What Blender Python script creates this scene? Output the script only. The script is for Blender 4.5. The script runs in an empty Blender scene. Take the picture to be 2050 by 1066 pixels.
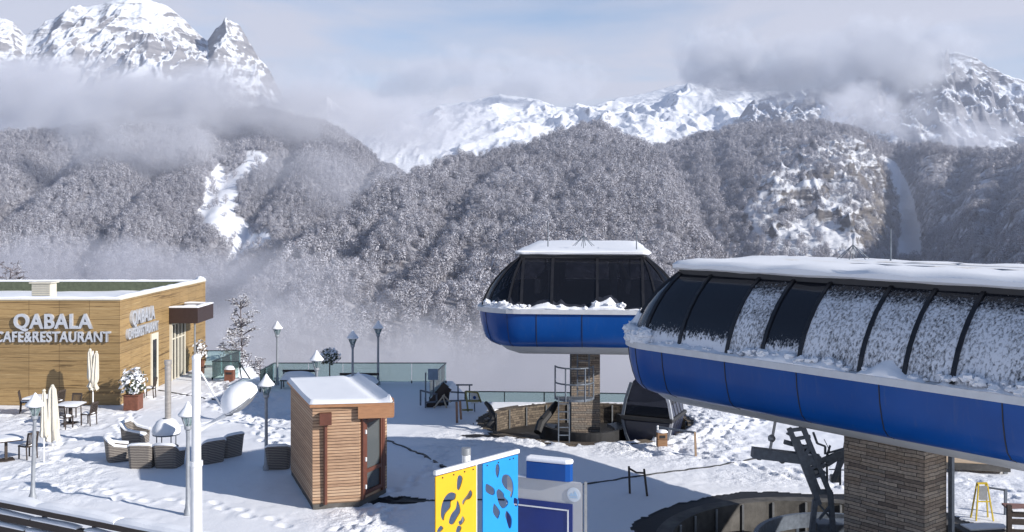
import bpy, bmesh, math, random
import numpy as np
from mathutils import Vector, Matrix, noise as mnoise

random.seed(7)
RNG = np.random.default_rng(11)
R = math.radians
C = bpy.context.scene.collection
scene = bpy.context.scene

# ------------------------------------------------------------------ camera, sky, sun, exposure
HZ, FPX, CH = 428.0, 2000.0, 8.5          # horizon row, focal length in photo pixels, eye height
cam_d = bpy.data.cameras.new("camera")
cam = bpy.data.objects.new("camera", cam_d); C.objects.link(cam)
cam.location = (0, 0, CH); cam.rotation_euler = (R(90), 0, 0)
cam_d.sensor_width = 36.0; cam_d.lens = 36.0 * FPX / 2050.0
cam_d.shift_y = -(533.0 - HZ) / 2050.0
cam_d.clip_start = 0.2; cam_d.clip_end = 40000
scene.camera = cam

SUN_EL, SUN_AZ = 24.0, 118.0              # azimuth clockwise from +Y
world = bpy.data.worlds.new("World"); scene.world = world; world.use_nodes = True
wn, wl = world.node_tree.nodes, world.node_tree.links
bg = wn["Background"]
sky = wn.new("ShaderNodeTexSky"); sky.sky_type = 'NISHITA'; sky.sun_disc = False
sky.sun_elevation = R(SUN_EL); sky.sun_rotation = R(SUN_AZ); sky.altitude = 1800; sky.dust_density = 0.25; sky.ozone_density = 2.2
tcw = wn.new("ShaderNodeTexCoord")
mpw = wn.new("ShaderNodeMapping"); mpw.inputs["Scale"].default_value = (1.0, 1.0, 5.5)
nzw = wn.new("ShaderNodeTexNoise"); nzw.inputs["Scale"].default_value = 2.6; nzw.inputs["Detail"].default_value = 7; nzw.inputs["Roughness"].default_value = 0.52
nzw.inputs["Distortion"].default_value = 0.35
rmw = wn.new("ShaderNodeValToRGB"); rmw.color_ramp.elements[0].position = 0.26; rmw.color_ramp.elements[1].position = 0.54
mxw = wn.new("ShaderNodeMixRGB"); mxw.inputs[2].default_value = (4.5, 4.6, 5.3, 1)
spw = wn.new("ShaderNodeSeparateXYZ"); wl.new(tcw.outputs["Generated"], spw.inputs[0])
elw = wn.new("ShaderNodeMapRange"); elw.interpolation_type = 'SMOOTHSTEP'           # the thin cloud sheet hangs low over the mountains, open blue above
elw.inputs["From Min"].default_value = 0.17; elw.inputs["From Max"].default_value = 0.38; elw.inputs["To Min"].default_value = 0.93; elw.inputs["To Max"].default_value = 0.04
wl.new(spw.outputs["Z"], elw.inputs["Value"])
fac = wn.new("ShaderNodeMath"); fac.operation = 'MULTIPLY'; wl.new(elw.outputs[0], fac.inputs[1])
wl.new(tcw.outputs["Generated"], mpw.inputs["Vector"]); wl.new(mpw.outputs[0], nzw.inputs["Vector"])
wl.new(nzw.outputs["Fac"], rmw.inputs[0]); wl.new(rmw.outputs[0], fac.inputs[0]); wl.new(fac.outputs[0], mxw.inputs[0])
wl.new(sky.outputs[0], mxw.inputs[1]); wl.new(mxw.outputs[0], bg.inputs[0])
bg.inputs[1].default_value = 0.12
sun_d = bpy.data.lights.new("sun", 'SUN'); sun = bpy.data.objects.new("sun", sun_d); C.objects.link(sun)
sun_d.energy = 5.0; sun_d.angle = R(0.5); sun_d.color = (1.0, 0.955, 0.90)
sdir = Vector((math.sin(R(SUN_AZ)) * math.cos(R(SUN_EL)), math.cos(R(SUN_AZ)) * math.cos(R(SUN_EL)), math.sin(R(SUN_EL))))
sun.rotation_euler = sdir.to_track_quat('Z', 'Y').to_euler(); sun.location = (60, -60, 60)
scene.view_settings.view_transform = 'Standard'; scene.view_settings.look = 'None'
scene.view_settings.gamma = 1; scene.view_settings.exposure = 0.27
try:
    scene.cycles.volume_bounces = 2; scene.cycles.max_bounces = 8; scene.cycles.transparent_max_bounces = 24
    scene.cycles.volume_max_steps = 220; scene.cycles.volume_step_rate = 0.35
except Exception: pass

# ------------------------------------------------------------------ helpers
def px(p, y, d):                       # photo pixel + distance -> world point (used to place real things at their distance)
    return Vector(((p - 1025.0) / FPX * d, d, CH - (y - HZ) * d / FPX))
def gp(p, y, z=0.0):                   # photo pixel on the ground level z
    d = (CH - z) * FPX / (y - HZ)
    return Vector(((p - 1025.0) / FPX * d, d, z))

def _hash(ix, iy, seed):
    n = (ix.astype(np.int64) * 374761393 + iy.astype(np.int64) * 668265263 + seed * 974711) & 0x7fffffff
    n = ((n ^ (n >> 13)) * 1274126177) & 0x7fffffff
    n = n ^ (n >> 16)
    return (n & 0xffffff) / float(0xffffff)
def vnoise(x, y, seed=0):
    ix, iy = np.floor(x), np.floor(y); fx, fy = x - ix, y - iy
    fx = fx * fx * fx * (fx * (fx * 6 - 15) + 10); fy = fy * fy * fy * (fy * (fy * 6 - 15) + 10)
    a, b = _hash(ix, iy, seed), _hash(ix + 1, iy, seed); c, d = _hash(ix, iy + 1, seed), _hash(ix + 1, iy + 1, seed)
    return (a + (b - a) * fx) * (1 - fy) + (c + (d - c) * fx) * fy
def fbm(x, y, oct=5, seed=0, gain=0.5, lac=2.03):
    s = np.zeros_like(x, dtype=float); a = 1.0; t = 0.0
    for i in range(oct):
        s += a * (vnoise(x, y, seed + i * 17) * 2 - 1); t += a; a *= gain; x, y = x * lac + 3.1, y * lac + 1.7
    return s / t
def ridged(x, y, oct=6, seed=0, gain=0.52, lac=2.07):
    s = np.zeros_like(x, dtype=float); a = 1.0; t = 0.0; w = 1.0
    for i in range(oct):
        v = 1 - np.abs(vnoise(x, y, seed + i * 13) * 2 - 1); v = v * v * w
        s += a * v; t += a; a *= gain; w = np.clip(v * 1.6, 0, 1); x, y = x * lac + 5.3, y * lac + 2.9
    return s / t
def sstep(a, b, x):
    t = np.clip((x - a) / (b - a), 0, 1); return t * t * (3 - 2 * t)

# ---- materials
def newmat(name):
    m = bpy.data.materials.new(name); m.use_nodes = True
    return m, m.node_tree.nodes, m.node_tree.links, m.node_tree.nodes["Principled BSDF"]
def ramp(n, stops):
    r = n.new("ShaderNodeValToRGB"); e = r.color_ramp.elements
    e[0].position, e[0].color = stops[0][0], (*stops[0][1], 1); e[1].position, e[1].color = stops[-1][0], (*stops[-1][1], 1)
    for p, c in stops[1:-1]:
        k = e.new(p); k.color = (*c, 1)
    return r
def mix3(a, b, t): return tuple(x + (y - x) * t for x, y in zip(a, b))
def pbr(name, col, rough=0.6, metal=0.0, var=0.12, scale=6.0, bump=0.0, bscale=30.0, stretch=(1, 1, 1), coat=0.0):
    m, n, l, b = newmat(name)
    tc = n.new("ShaderNodeTexCoord"); mp = n.new("ShaderNodeMapping"); mp.inputs["Scale"].default_value = stretch
    l.new(tc.outputs["Object"], mp.inputs["Vector"])
    nz = n.new("ShaderNodeTexNoise"); nz.inputs["Scale"].default_value = scale; nz.inputs["Detail"].default_value = 6; nz.inputs["Roughness"].default_value = 0.6
    l.new(mp.outputs[0], nz.inputs["Vector"])
    r = ramp(n, [(0.3, tuple(c * (1 - var) for c in col)), (0.7, tuple(min(1, c * (1 + var)) for c in col))])
    l.new(nz.outputs["Fac"], r.inputs[0]); l.new(r.outputs[0], b.inputs["Base Color"])
    rr = n.new("ShaderNodeMapRange"); rr.inputs["To Min"].default_value = max(0.02, rough - 0.1); rr.inputs["To Max"].default_value = min(1, rough + 0.1)
    l.new(nz.outputs["Fac"], rr.inputs["Value"]); l.new(rr.outputs[0], b.inputs["Roughness"])
    b.inputs["Metallic"].default_value = metal
    if coat: b.inputs["Coat Weight"].default_value = coat; b.inputs["Coat Roughness"].default_value = 0.08
    if bump:
        n2 = n.new("ShaderNodeTexNoise"); n2.inputs["Scale"].default_value = bscale; n2.inputs["Detail"].default_value = 5
        l.new(mp.outputs[0], n2.inputs["Vector"])
        bp = n.new("ShaderNodeBump"); bp.inputs["Strength"].default_value = bump; bp.inputs["Distance"].default_value = 0.02
        l.new(n2.outputs["Fac"], bp.inputs["Height"]); l.new(bp.outputs[0], b.inputs["Normal"])
    return m

# ---- mesh builder
class MB:
    def __init__(s): s.v = []; s.f = []; s.mi = []; s.cur = 0
    def add(s, vs, fs):
        o = len(s.v); s.v += [tuple(v) for v in vs]; s.f += [tuple(i + o for i in f) for f in fs]; s.mi += [s.cur] * len(fs); return s
    def mat(s, i): s.cur = i; return s
    def box(s, c, size, rz=0.0, M=None):
        x, y, z = (k / 2 for k in size); cr, sr = math.cos(rz), math.sin(rz); vs = []
        for dz in (-z, z):
            for dx, dy in ((-x, -y), (x, -y), (x, y), (-x, y)):
                p = Vector((dx * cr - dy * sr, dx * sr + dy * cr, dz))
                if M: p = M @ p
                vs.append((c[0] + p.x, c[1] + p.y, c[2] + p.z))
        return s.add(vs, [(0, 3, 2, 1), (4, 5, 6, 7), (0, 1, 5, 4), (1, 2, 6, 5), (2, 3, 7, 6), (3, 0, 4, 7)])
    def beam(s, a, b, w, h=None, up=(0, 0, 1)):
        a, b = Vector(a), Vector(b); h = h or w; d = b - a; L = d.length
        if L < 1e-6: return s
        d.normalize(); u = Vector(up)
        if abs(d.dot(u)) > 0.98: u = Vector((0, 1, 0))
        r = d.cross(u).normalized(); u = r.cross(d).normalized(); vs = []
        for p in (a, b):
            for i, j in ((-1, -1), (1, -1), (1, 1), (-1, 1)): vs.append(p + r * (i * w / 2) + u * (j * h / 2))
        return s.add(vs, [(0, 1, 2, 3), (7, 6, 5, 4), (0, 4, 5, 1), (1, 5, 6, 2), (2, 6, 7, 3), (3, 7, 4, 0)])
    def tube(s, pts, r, n=8, caps=True):
        pts = [Vector(p) for p in pts]; rs = r if isinstance(r, (list, tuple)) else [r] * len(pts); vs = []; fs = []
        ref = Vector((0, 0, 1)); d0 = (pts[1] - pts[0]).normalized()
        if abs(d0.z) > 0.9: ref = Vector((1, 0, 0))
        for i, p in enumerate(pts):
            d = (pts[min(i + 1, len(pts) - 1)] - pts[max(i - 1, 0)]).normalized()
            a = d.cross(ref)
            if a.length < 1e-4: a = d.orthogonal()
            a.normalize(); b = d.cross(a).normalized()
            for k in range(n):
                t = 2 * math.pi * k / n; vs.append(p + a * (math.cos(t) * rs[i]) + b * (math.sin(t) * rs[i]))
        for i in range(len(pts) - 1):
            for k in range(n):
                k2 = (k + 1) % n; fs.append((i * n + k, i * n + k2, (i + 1) * n + k2, (i + 1) * n + k))
        if caps: fs.append(tuple(range(n - 1, -1, -1))); o = (len(pts) - 1) * n; fs.append(tuple(o + k for k in range(n)))
        return s.add(vs, fs)
    def lathe(s, prof, c=(0, 0, 0), n=16, sx=1.0, sy=1.0):
        vs = []; fs = []
        for r, z in prof:
            for k in range(n):
                t = 2 * math.pi * k / n; vs.append((c[0] + r * sx * math.cos(t), c[1] + r * sy * math.sin(t), c[2] + z))
        for i in range(len(prof) - 1):
            for k in range(n):
                k2 = (k + 1) % n; fs.append((i * n + k, i * n + k2, (i + 1) * n + k2, (i + 1) * n + k))
        if prof[0][0] > 1e-4: fs.append(tuple(range(n - 1, -1, -1)))
        if prof[-1][0] > 1e-4: o = (len(prof) - 1) * n; fs.append(tuple(o + k for k in range(n)))
        return s.add(vs, fs)
    def prism(s, poly, z0, z1, M=None):
        n = len(poly); vs = [(p[0], p[1], z0) for p in poly] + [(p[0], p[1], z1) for p in poly]
        if M: vs = [M @ Vector(v) for v in vs]
        fs = [tuple(range(n - 1, -1, -1)), tuple(range(n, 2 * n))] + [(i, (i + 1) % n, n + (i + 1) % n, n + i) for i in range(n)]
        return s.add(vs, fs)
    def quad(s, *p): return s.add(p, [tuple(range(len(p)))])
    def blob(s, c, r, sq=(1, 1, 1), amp=0.25, freq=1.5, n=10, seed=0.0, flat=None):
        vs = []; fs = []; m = n * 2; sd = Vector((seed * 3.7 + c[0], seed * 1.3 + c[1], c[2]))
        for i in range(n + 1):
            th = math.pi * i / n
            for k in range(m):
                ph = 2 * math.pi * k / m; d = Vector((math.sin(th) * math.cos(ph), math.sin(th) * math.sin(ph), math.cos(th)))
                q = r * (1 + amp * mnoise.noise(d * freq + sd) + amp * .5 * mnoise.noise(d * freq * 2.7 + sd))
                z = d.z * q * sq[2]
                if flat is not None: z = max(z, flat)
                vs.append((c[0] + d.x * q * sq[0], c[1] + d.y * q * sq[1], c[2] + z))
        for i in range(n):
            for k in range(m):
                k2 = (k + 1) % m; fs.append((i * m + k, (i + 1) * m + k, (i + 1) * m + k2, i * m + k2))
        return s.add(vs, fs)
    def build(s, name, mats, parent=None, origin=None, smooth=False, bevel=0.0, seg=2, loc=None, merge=False):
        o3 = Vector(origin) if origin is not None else Vector((0, 0, 0))
        me = bpy.data.meshes.new(name); me.from_pydata([(v[0] - o3.x, v[1] - o3.y, v[2] - o3.z) for v in s.v], [], s.f)
        mats = mats if isinstance(mats, (list, tuple)) else [mats]
        for m in mats: me.materials.append(m)
        if len(mats) > 1: me.polygons.foreach_set("material_index", s.mi)
        bm = bmesh.new(); bm.from_mesh(me)
        if merge: bmesh.ops.remove_doubles(bm, verts=bm.verts, dist=1e-4)
        bmesh.ops.recalc_face_normals(bm, faces=bm.faces); bm.to_mesh(me); bm.free()
        if smooth: me.polygons.foreach_set("use_smooth", [True] * len(me.polygons))
        o = bpy.data.objects.new(name, me); C.objects.link(o)
        if parent: o.parent = parent
        if loc is not None: o.location = loc
        if bevel:
            b = o.modifiers.new("bevel", 'BEVEL'); b.width = bevel; b.segments = seg; b.limit_method = 'ANGLE'; b.angle_limit = R(35)
        if smooth:
            try: me.set_sharp_from_angle(angle=R(42))
            except Exception: pass
        return o
def tag(o, label=None, cat=None, group=None, kind=None):
    if label: o["label"] = label
    if cat: o["category"] = cat
    if group: o["group"] = group
    if kind: o["kind"] = kind
    return o
def thing(name, label, cat, loc=(0, 0, 0), rz=0.0, group=None):
    o = bpy.data.objects.new(name, None); C.objects.link(o); o.location = loc; o.rotation_euler = (0, 0, rz); o.empty_display_size = 0.2
    return tag(o, label, cat, group)
def copy_tree(o, parent=None):
    c = o.copy(); C.objects.link(c)
    if parent: c.parent = parent
    for ch in list(o.children): copy_tree(ch, c)
    return c
def dup(o, loc, rz=0.0, label=None, scale=None):
    c = copy_tree(o); c.location = loc; c.rotation_euler = (0, 0, rz)
    if label: c["label"] = label
    if scale: c.scale = scale
    return c
def grid_mesh(name, X, Y, Z, mat, attrs=None, smooth=True):
    ny, nx = X.shape
    me = bpy.data.meshes.new(name); nv = nx * ny
    me.vertices.add(nv); me.vertices.foreach_set("co", np.stack([X, Y, Z], -1).reshape(-1).astype(np.float32))
    i = np.arange(nv).reshape(ny, nx)
    q = np.stack([i[:-1, :-1], i[:-1, 1:], i[1:, 1:], i[1:, :-1]], -1).reshape(-1, 4)
    nf = len(q); me.loops.add(nf * 4); me.loops.foreach_set("vertex_index", q.reshape(-1).astype(np.int32))
    me.polygons.add(nf); me.polygons.foreach_set("loop_start", np.arange(0, nf * 4, 4, dtype=np.int32)); me.polygons.foreach_set("loop_total", np.full(nf, 4, dtype=np.int32))
    if smooth: me.polygons.foreach_set("use_smooth", np.ones(nf, dtype=bool))
    for k, a in (attrs or {}).items():
        at = me.attributes.new(k, 'FLOAT', 'POINT'); at.data.foreach_set("value", a.reshape(-1).astype(np.float32))
    me.materials.append(mat); me.update(); me.validate()
    o = bpy.data.objects.new(name, me); C.objects.link(o); return o

# ------------------------------------------------------------------ snow and rock materials of the land
def snow_mat(name="snow", col=(0.80, 0.81, 0.84), bump=0.35, bs=14.0):
    m, n, l, b = newmat(name)
    tc = n.new("ShaderNodeTexCoord"); nz = n.new("ShaderNodeTexNoise"); nz.inputs["Scale"].default_value = bs; nz.inputs["Detail"].default_value = 8; nz.inputs["Roughness"].default_value = 0.62
    l.new(tc.outputs["Object"], nz.inputs["Vector"])
    bp = n.new("ShaderNodeBump"); bp.inputs["Strength"].default_value = bump; bp.inputs["Distance"].default_value = 0.03
    l.new(nz.outputs["Fac"], bp.inputs["Height"]); l.new(bp.outputs[0], b.inputs["Normal"])
    b.inputs["Base Color"].default_value = (*col, 1); b.inputs["Roughness"].default_value = 0.6; b.inputs["Specular IOR Level"].default_value = 0.25
    return m
M_SNOW = snow_mat()

def mountain_mat(name, snow, rock, rock2, lo, hi, nscale=0.006, zs=0.03, bd=22.0):
    m, n, l, b = newmat(name)
    ge = n.new("ShaderNodeNewGeometry"); sp = n.new("ShaderNodeSeparateXYZ"); l.new(ge.outputs["Normal"], sp.inputs[0])
    nz = n.new("ShaderNodeTexNoise"); nz.inputs["Scale"].default_value = nscale; nz.inputs["Detail"].default_value = 14; nz.inputs["Roughness"].default_value = 0.72; nz.inputs["Distortion"].default_value = 0.4
    l.new(ge.outputs["Position"], nz.inputs["Vector"])
    mp = n.new("ShaderNodeMapping"); mp.inputs["Scale"].default_value = (zs * .12, zs * .12, zs); mp.inputs["Rotation"].default_value = (0.10, 0.16, 0)
    l.new(ge.outputs["Position"], mp.inputs["Vector"])
    st = n.new("ShaderNodeTexNoise"); st.inputs["Scale"].default_value = 1.0; st.inputs["Detail"].default_value = 9; st.inputs["Roughness"].default_value = 0.7; st.inputs["Distortion"].default_value = 0.5
    l.new(mp.outputs[0], st.inputs["Vector"])
    a = n.new("ShaderNodeMath"); a.operation = 'MULTIPLY_ADD'; a.inputs[1].default_value = 0.85; l.new(nz.outputs["Fac"], a.inputs[0]); l.new(sp.outputs["Z"], a.inputs[2])
    a2 = n.new("ShaderNodeMath"); a2.operation = 'MULTIPLY_ADD'; a2.inputs[1].default_value = 0.75; l.new(st.outputs["Fac"], a2.inputs[0]); l.new(a.outputs[0], a2.inputs[2])
    mr = n.new("ShaderNodeMapRange"); mr.inputs["From Min"].default_value = lo; mr.inputs["From Max"].default_value = hi; l.new(a2.outputs[0], mr.inputs["Value"])
    rk = ramp(n, [(0.35, rock), (0.65, rock2)]); l.new(st.outputs["Fac"], rk.inputs[0])
    mx = n.new("ShaderNodeMixRGB"); l.new(mr.outputs[0], mx.inputs[0]); l.new(rk.outputs[0], mx.inputs[1]); mx.inputs[2].default_value = (*snow, 1)
    l.new(mx.outputs[0], b.inputs["Base Color"]); b.inputs["Roughness"].default_value = 0.8; b.inputs["Specular IOR Level"].default_value = 0.1
    sm = n.new("ShaderNodeMath"); l.new(nz.outputs["Fac"], sm.inputs[0]); l.new(st.outputs["Fac"], sm.inputs[1])
    bp = n.new("ShaderNodeBump"); bp.inputs["Strength"].default_value = 0.8; bp.inputs["Distance"].default_value = bd
    l.new(sm.outputs[0], bp.inputs["Height"]); l.new(bp.outputs[0], b.inputs["Normal"])
    return m
M_PEAK = mountain_mat("snowy_rock", (0.82, 0.84, 0.88), (0.17, 0.168, 0.18), (0.34, 0.33, 0.34), 1.40, 1.56, nscale=0.009, bd=16.0)
M_PEAK3 = mountain_mat("rocky_shaded_peak", (0.80, 0.83, 0.88), (0.15, 0.152, 0.17), (0.31, 0.31, 0.33), 1.47, 1.62, nscale=0.010, bd=16.0)  # more rock, plus a darker bluer tone that paints in the peak's shade
M_PEAK2 = mountain_mat("deep_snow_slopes", (0.82, 0.84, 0.88), (0.22, 0.22, 0.24), (0.36, 0.36, 0.38), 1.32, 1.46, nscale=0.008, bd=12.0)  # rock of these far peaks lightened and blued, haze put into the colour
M_CLIFF = mountain_mat("frosted_cliff", (0.72, 0.73, 0.76), (0.06, 0.052, 0.045), (0.23, 0.21, 0.195), 1.40, 1.54, nscale=0.035, zs=0.10, bd=6.0)
def forest_floor_mat():
    m, n, l, b = newmat("forest_floor")
    ge = n.new("ShaderNodeNewGeometry"); nz = n.new("ShaderNodeTexNoise"); nz.inputs["Scale"].default_value = 0.12; nz.inputs["Detail"].default_value = 7
    l.new(ge.outputs["Position"], nz.inputs["Vector"])
    at = n.new("ShaderNodeAttribute"); at.attribute_name = "bare"
    r = ramp(n, [(0.35, (0.13, 0.12, 0.125)), (0.72, (0.42, 0.42, 0.45))]); l.new(nz.outputs["Fac"], r.inputs[0])  # dark tones paint in the twig shadows between the trees
    mx = n.new("ShaderNodeMixRGB"); l.new(at.outputs["Fac"], mx.inputs[0]); l.new(r.outputs[0], mx.inputs[1]); mx.inputs[2].default_value = (0.84, 0.85, 0.88, 1)
    l.new(mx.outputs[0], b.inputs["Base Color"]); b.inputs["Roughness"].default_value = 0.85; b.inputs["Specular IOR Level"].default_value = 0.1
    return m
M_FLOOR = forest_floor_mat()

# ------------------------------------------------------------------ far land: each slope is a fan of ground between a foot line and a ridge line
def fan(name, mat, ridge, foot, d_foot, d_ridge, p0, p1, nc, nr, shape=1.0, noise=None, back=0.5, deep=-115.0, attrs=None):
    """ridge/foot: photo rows of the ridge and of the foot by column; distances likewise. Returns object and arrays."""
    P = np.linspace(p0, p1, nc)
    it = lambda tab: np.interp(P, [t[0] for t in tab], [t[1] for t in tab]) if isinstance(tab, list) else np.full(nc, float(tab))
    yr, yf, df, dr = it(ridge), it(foot), it(d_foot), it(d_ridge)
    zr = CH - (yr - HZ) * dr / FPX; zf = CH - (yf - HZ) * df / FPX
    T = np.concatenate([np.linspace(-0.35, 0, max(6, nr // 8), endpoint=False), np.linspace(0, 1, nr), np.linspace(1, 1 + back, nr // 4)[1:]])
    t = T[:, None]; D = df[None] + (dr - df)[None] * t
    tc_ = np.clip(t, 0, 1) ** shape
    Z = zf[None] + (zr - zf)[None] * tc_
    Z = np.where(t < 0, zf[None] + (deep - zf[None]) * np.clip(-t / 0.35, 0, 1), Z)
    Z = np.where(t > 1, zr[None] - (t - 1) * (dr - df)[None] * 0.55, Z)
    X = (P[None] - 1025.0) / FPX * D
    if noise is not None: Z = Z + noise(X, D, np.broadcast_to(t, Z.shape), np.broadcast_to(P[None], Z.shape), HZ + (CH - Z) * FPX / D)
    PP = np.broadcast_to(P[None], Z.shape)
    A = attrs(X, D, Z, np.broadcast_to(t, Z.shape), PP) if attrs else None
    o = grid_mesh(name, X, D, Z, mat, A)
    tag(o, kind='structure')
    return o, X, D, Z, T, P
def inpoly(px_, py_, poly):
    r = np.zeros(px_.shape, bool); n = len(poly); j = n - 1
    for i in range(n):
        xi, yi = poly[i]; xj, yj = poly[j]
        c = ((yi > py_) != (yj > py_)) & (px_ < (xj - xi) * (py_ - yi) / (yj - yi + 1e-9) + xi); r ^= c; j = i
    return r
def rows(Z, D): return HZ + (CH - Z) * FPX / D

def ravine(P, y, line, depth, wl, ws):
    """a stream gully cut down a slope: gentle on its left bank, a steep left-facing bank on its right"""
    ys = np.array([q[1] for q in line], float); xs = np.array([q[0] for q in line], float); o = np.argsort(ys)
    xc = np.interp(y, ys[o], xs[o]); u = P - xc; f = sstep(ys.min() - 25, ys.min() + 25, y) * (1 - sstep(ys.max() - 10, ys.max() + 60, y))
    return -depth * f * np.where(u < 0, np.exp(u / wl), np.exp(-(u / ws) ** 2))
RAV_B = [([(1130, 255), (1060, 292), (980, 330), (900, 400), (860, 450), (800, 520), (740, 600), (690, 680)], 20, 110, 26), ([(790, 400), (730, 440), (650, 500), (590, 545), (500, 625), (440, 680)], 26, 70, 24), ([(860, 470), (760, 540), (680, 590), (610, 640), (560, 690)], 24, 70, 24),
         ([(960, 470), (900, 540), (850, 600), (800, 680)], 13, 90, 26), ([(1180, 290), (1120, 380), (1000, 470), (930, 560)], 8, 120, 40)]
RAV_A = [([(160, 272), (90, 325), (20, 375), (-80, 430)], 46, 60, 70), ([(330, 300), (250, 400), (180, 480), (120, 560)], 30, 90, 50), ([(590, 290), (540, 360), (490, 430), (450, 500)], 34, 50, 34), ([(745, 325), (710, 370), (690, 420), (640, 470), (560, 540)], 34, 50, 30), ([(430, 330), (380, 420), (330, 520)], 24, 60, 34)]
RAV_C = [([(1430, 280), (1440, 350), (1470, 430), (1500, 520)], 13, 50, 26), ([(1370, 300), (1390, 380), (1430, 470), (1460, 540)], 12, 40, 22), ([(1520, 275), (1500, 340), (1480, 400)], 9, 40, 22), ([(1920, 330), (1900, 420), (1880, 520)], 22, 60, 40), ([(2020, 330), (1990, 420), (1960, 520)], 24, 60, 40)]
def ravines(P, y, tab): return sum(ravine(P + 14 * fbm(P / 60, y / 60, 3, 401), y, *r) for r in tab)
# --- left forested hill
GULLY = [(488, 298), (520, 310), (514, 335), (480, 360), (470, 400), (478, 440), (500, 470), (545, 470), (505, 500), (480, 530), (455, 520), (470, 490), (440, 468), (408, 440), (425, 400), (428, 350), (445, 320), (452, 345), (476, 335)]
GULLY = [(468 + (x - 468) * 1.32, y) for x, y in GULLY]
def nzA(X, D, t, P, y=None):
    env = np.sin(np.clip(t, 0, 1) * np.pi) * 0.9 + 0.1
    n = -60 * ridged(X / 420 + 0.3, D / 900, 4, 3) + 30
    g = -26 * np.exp(-((P - 455) / 38.0) ** 2) * np.clip(t * 1.3, 0, 1)
    s = 30 * np.exp(-((P - 250) / 60.0) ** 2) * np.clip(1 - t, 0, 1)
    return (n * .5 + g + s) * env + ravines(P, y, RAV_A) * np.clip(t * 6, 0, 1) + 7 * fbm(X / 60, D / 60, 4, 5) * np.clip(t + .3, 0, 1)
def atA(X, D, Z, t, P):
    y = rows(Z, D); w = fbm(X / 24, D / 24, 4, 21) * 16; w2 = fbm(X / 24, D / 24, 4, 29) * 14
    return {"bare": inpoly(P + w, y + w2, GULLY).astype(float)}
hillA, XA, DA, ZA, TA, PA = fan("hill", M_FLOOR, [(-300, 330), (0, 268), (90, 262), (170, 250), (300, 238), (420, 225), (530, 222), (640, 250), (700, 280), (760, 318), (800, 345), (870, 400), (960, 470)],
    [(-300, 590), (960, 610)], [(-300, 760), (300, 860), (600, 950), (960, 1100)], [(-300, 1500), (100, 1700), (500, 2000), (960, 1900)], -300, 960, 420, 150, 1.0, nzA, attrs=atA)
# --- central forested hill
def nzB(X, D, t, P, y=None):
    env = np.sin(np.clip(t, 0, 1) * np.pi) ** 0.8
    n = -75 * ridged(X / 330 + D / 900 + 0.7, D / 1100 - X / 2600, 4, 8) + 36
    return n * .45 * env + ravines(P, y, RAV_B) * np.clip(t * 6, 0, 1) + 7 * fbm(X / 55, D / 55, 4, 15) * np.clip(t + .3, 0, 1)
hillB, XB, DB, ZB, TB, PB = fan("hill", M_FLOOR, [(330, 760), (400, 680), (440, 625), (480, 575), (540, 520), (620, 455), (700, 405), (790, 352), (850, 328), (900, 310), (960, 300), (1040, 278), (1100, 258), (1150, 249), (1200, 252), (1240, 272), (1290, 297), (1340, 330), (1370, 400), (1420, 490), (1500, 590), (1600, 700)],
    [(330, 800), (480, 720), (600, 680), (800, 670), (1300, 690), (1600, 740)], [(330, 420), (600, 500), (1000, 560), (1400, 540), (1600, 480)], [(330, 480), (480, 700), (700, 1000), (1000, 1350), (1150, 1500), (1250, 1450), (1340, 1250), (1420, 950), (1600, 600)], 330, 1600, 460, 170, 1.0, nzB,
    attrs=lambda X, D, Z, t, P: {"bare": np.zeros_like(X)})
# --- right hill with the cliff and the snow chute
CLIFF = [(1500, 345), (1560, 290), (1640, 278), (1720, 285), (1770, 310), (1795, 345), (1800, 420), (1790, 470), (1740, 520), (1560, 520), (1520, 480), (1480, 440)]
CHUTE = [(1766, 308), (1792, 326), (1814, 360), (1830, 400), (1840, 450), (1846, 520), (1790, 520), (1802, 450), (1800, 400), (1786, 362)]
def nzC(X, D, t, P, y=None):
    env = np.sin(np.clip(t, 0, 1) * np.pi) ** 0.7
    n = -46 * ridged(X / 240 + 1.3, D / 900, 5, 31) + 22
    g = -48 * np.exp(-((P - (1790 + 35 * (1 - t))) / 40.0) ** 2)
    c = sstep(1480, 1560, P) * (1 - sstep(1760, 1800, P))
    rk = c * (34 * (ridged(X / 60, D / 75, 5, 41) - .4) + 10 * fbm(X / 16, D / 16, 3, 44))
    r = sstep(1830, 1920, P) * 26 * (ridged(X / 110 + D / 200, D / 300, 4, 47) - 0.35)
    return (n * .7 + g + rk + r) * env + ravines(P, y, RAV_C) * np.clip(t * 6, 0, 1) + 6 * fbm(X / 50, D / 50, 4, 35) * np.clip(t + .3, 0, 1)
def atC(X, D, Z, t, P):
    y = rows(Z, D); w = fbm(X / 30, D / 30, 4, 51) * 26; w2 = fbm(X / 30, D / 30, 4, 59) * 22
    return {"bare": np.clip(inpoly(P + w * .15, y, CHUTE).astype(float), 0, 1), "rock": inpoly(P + w, y + w2, CLIFF).astype(float)}
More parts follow.
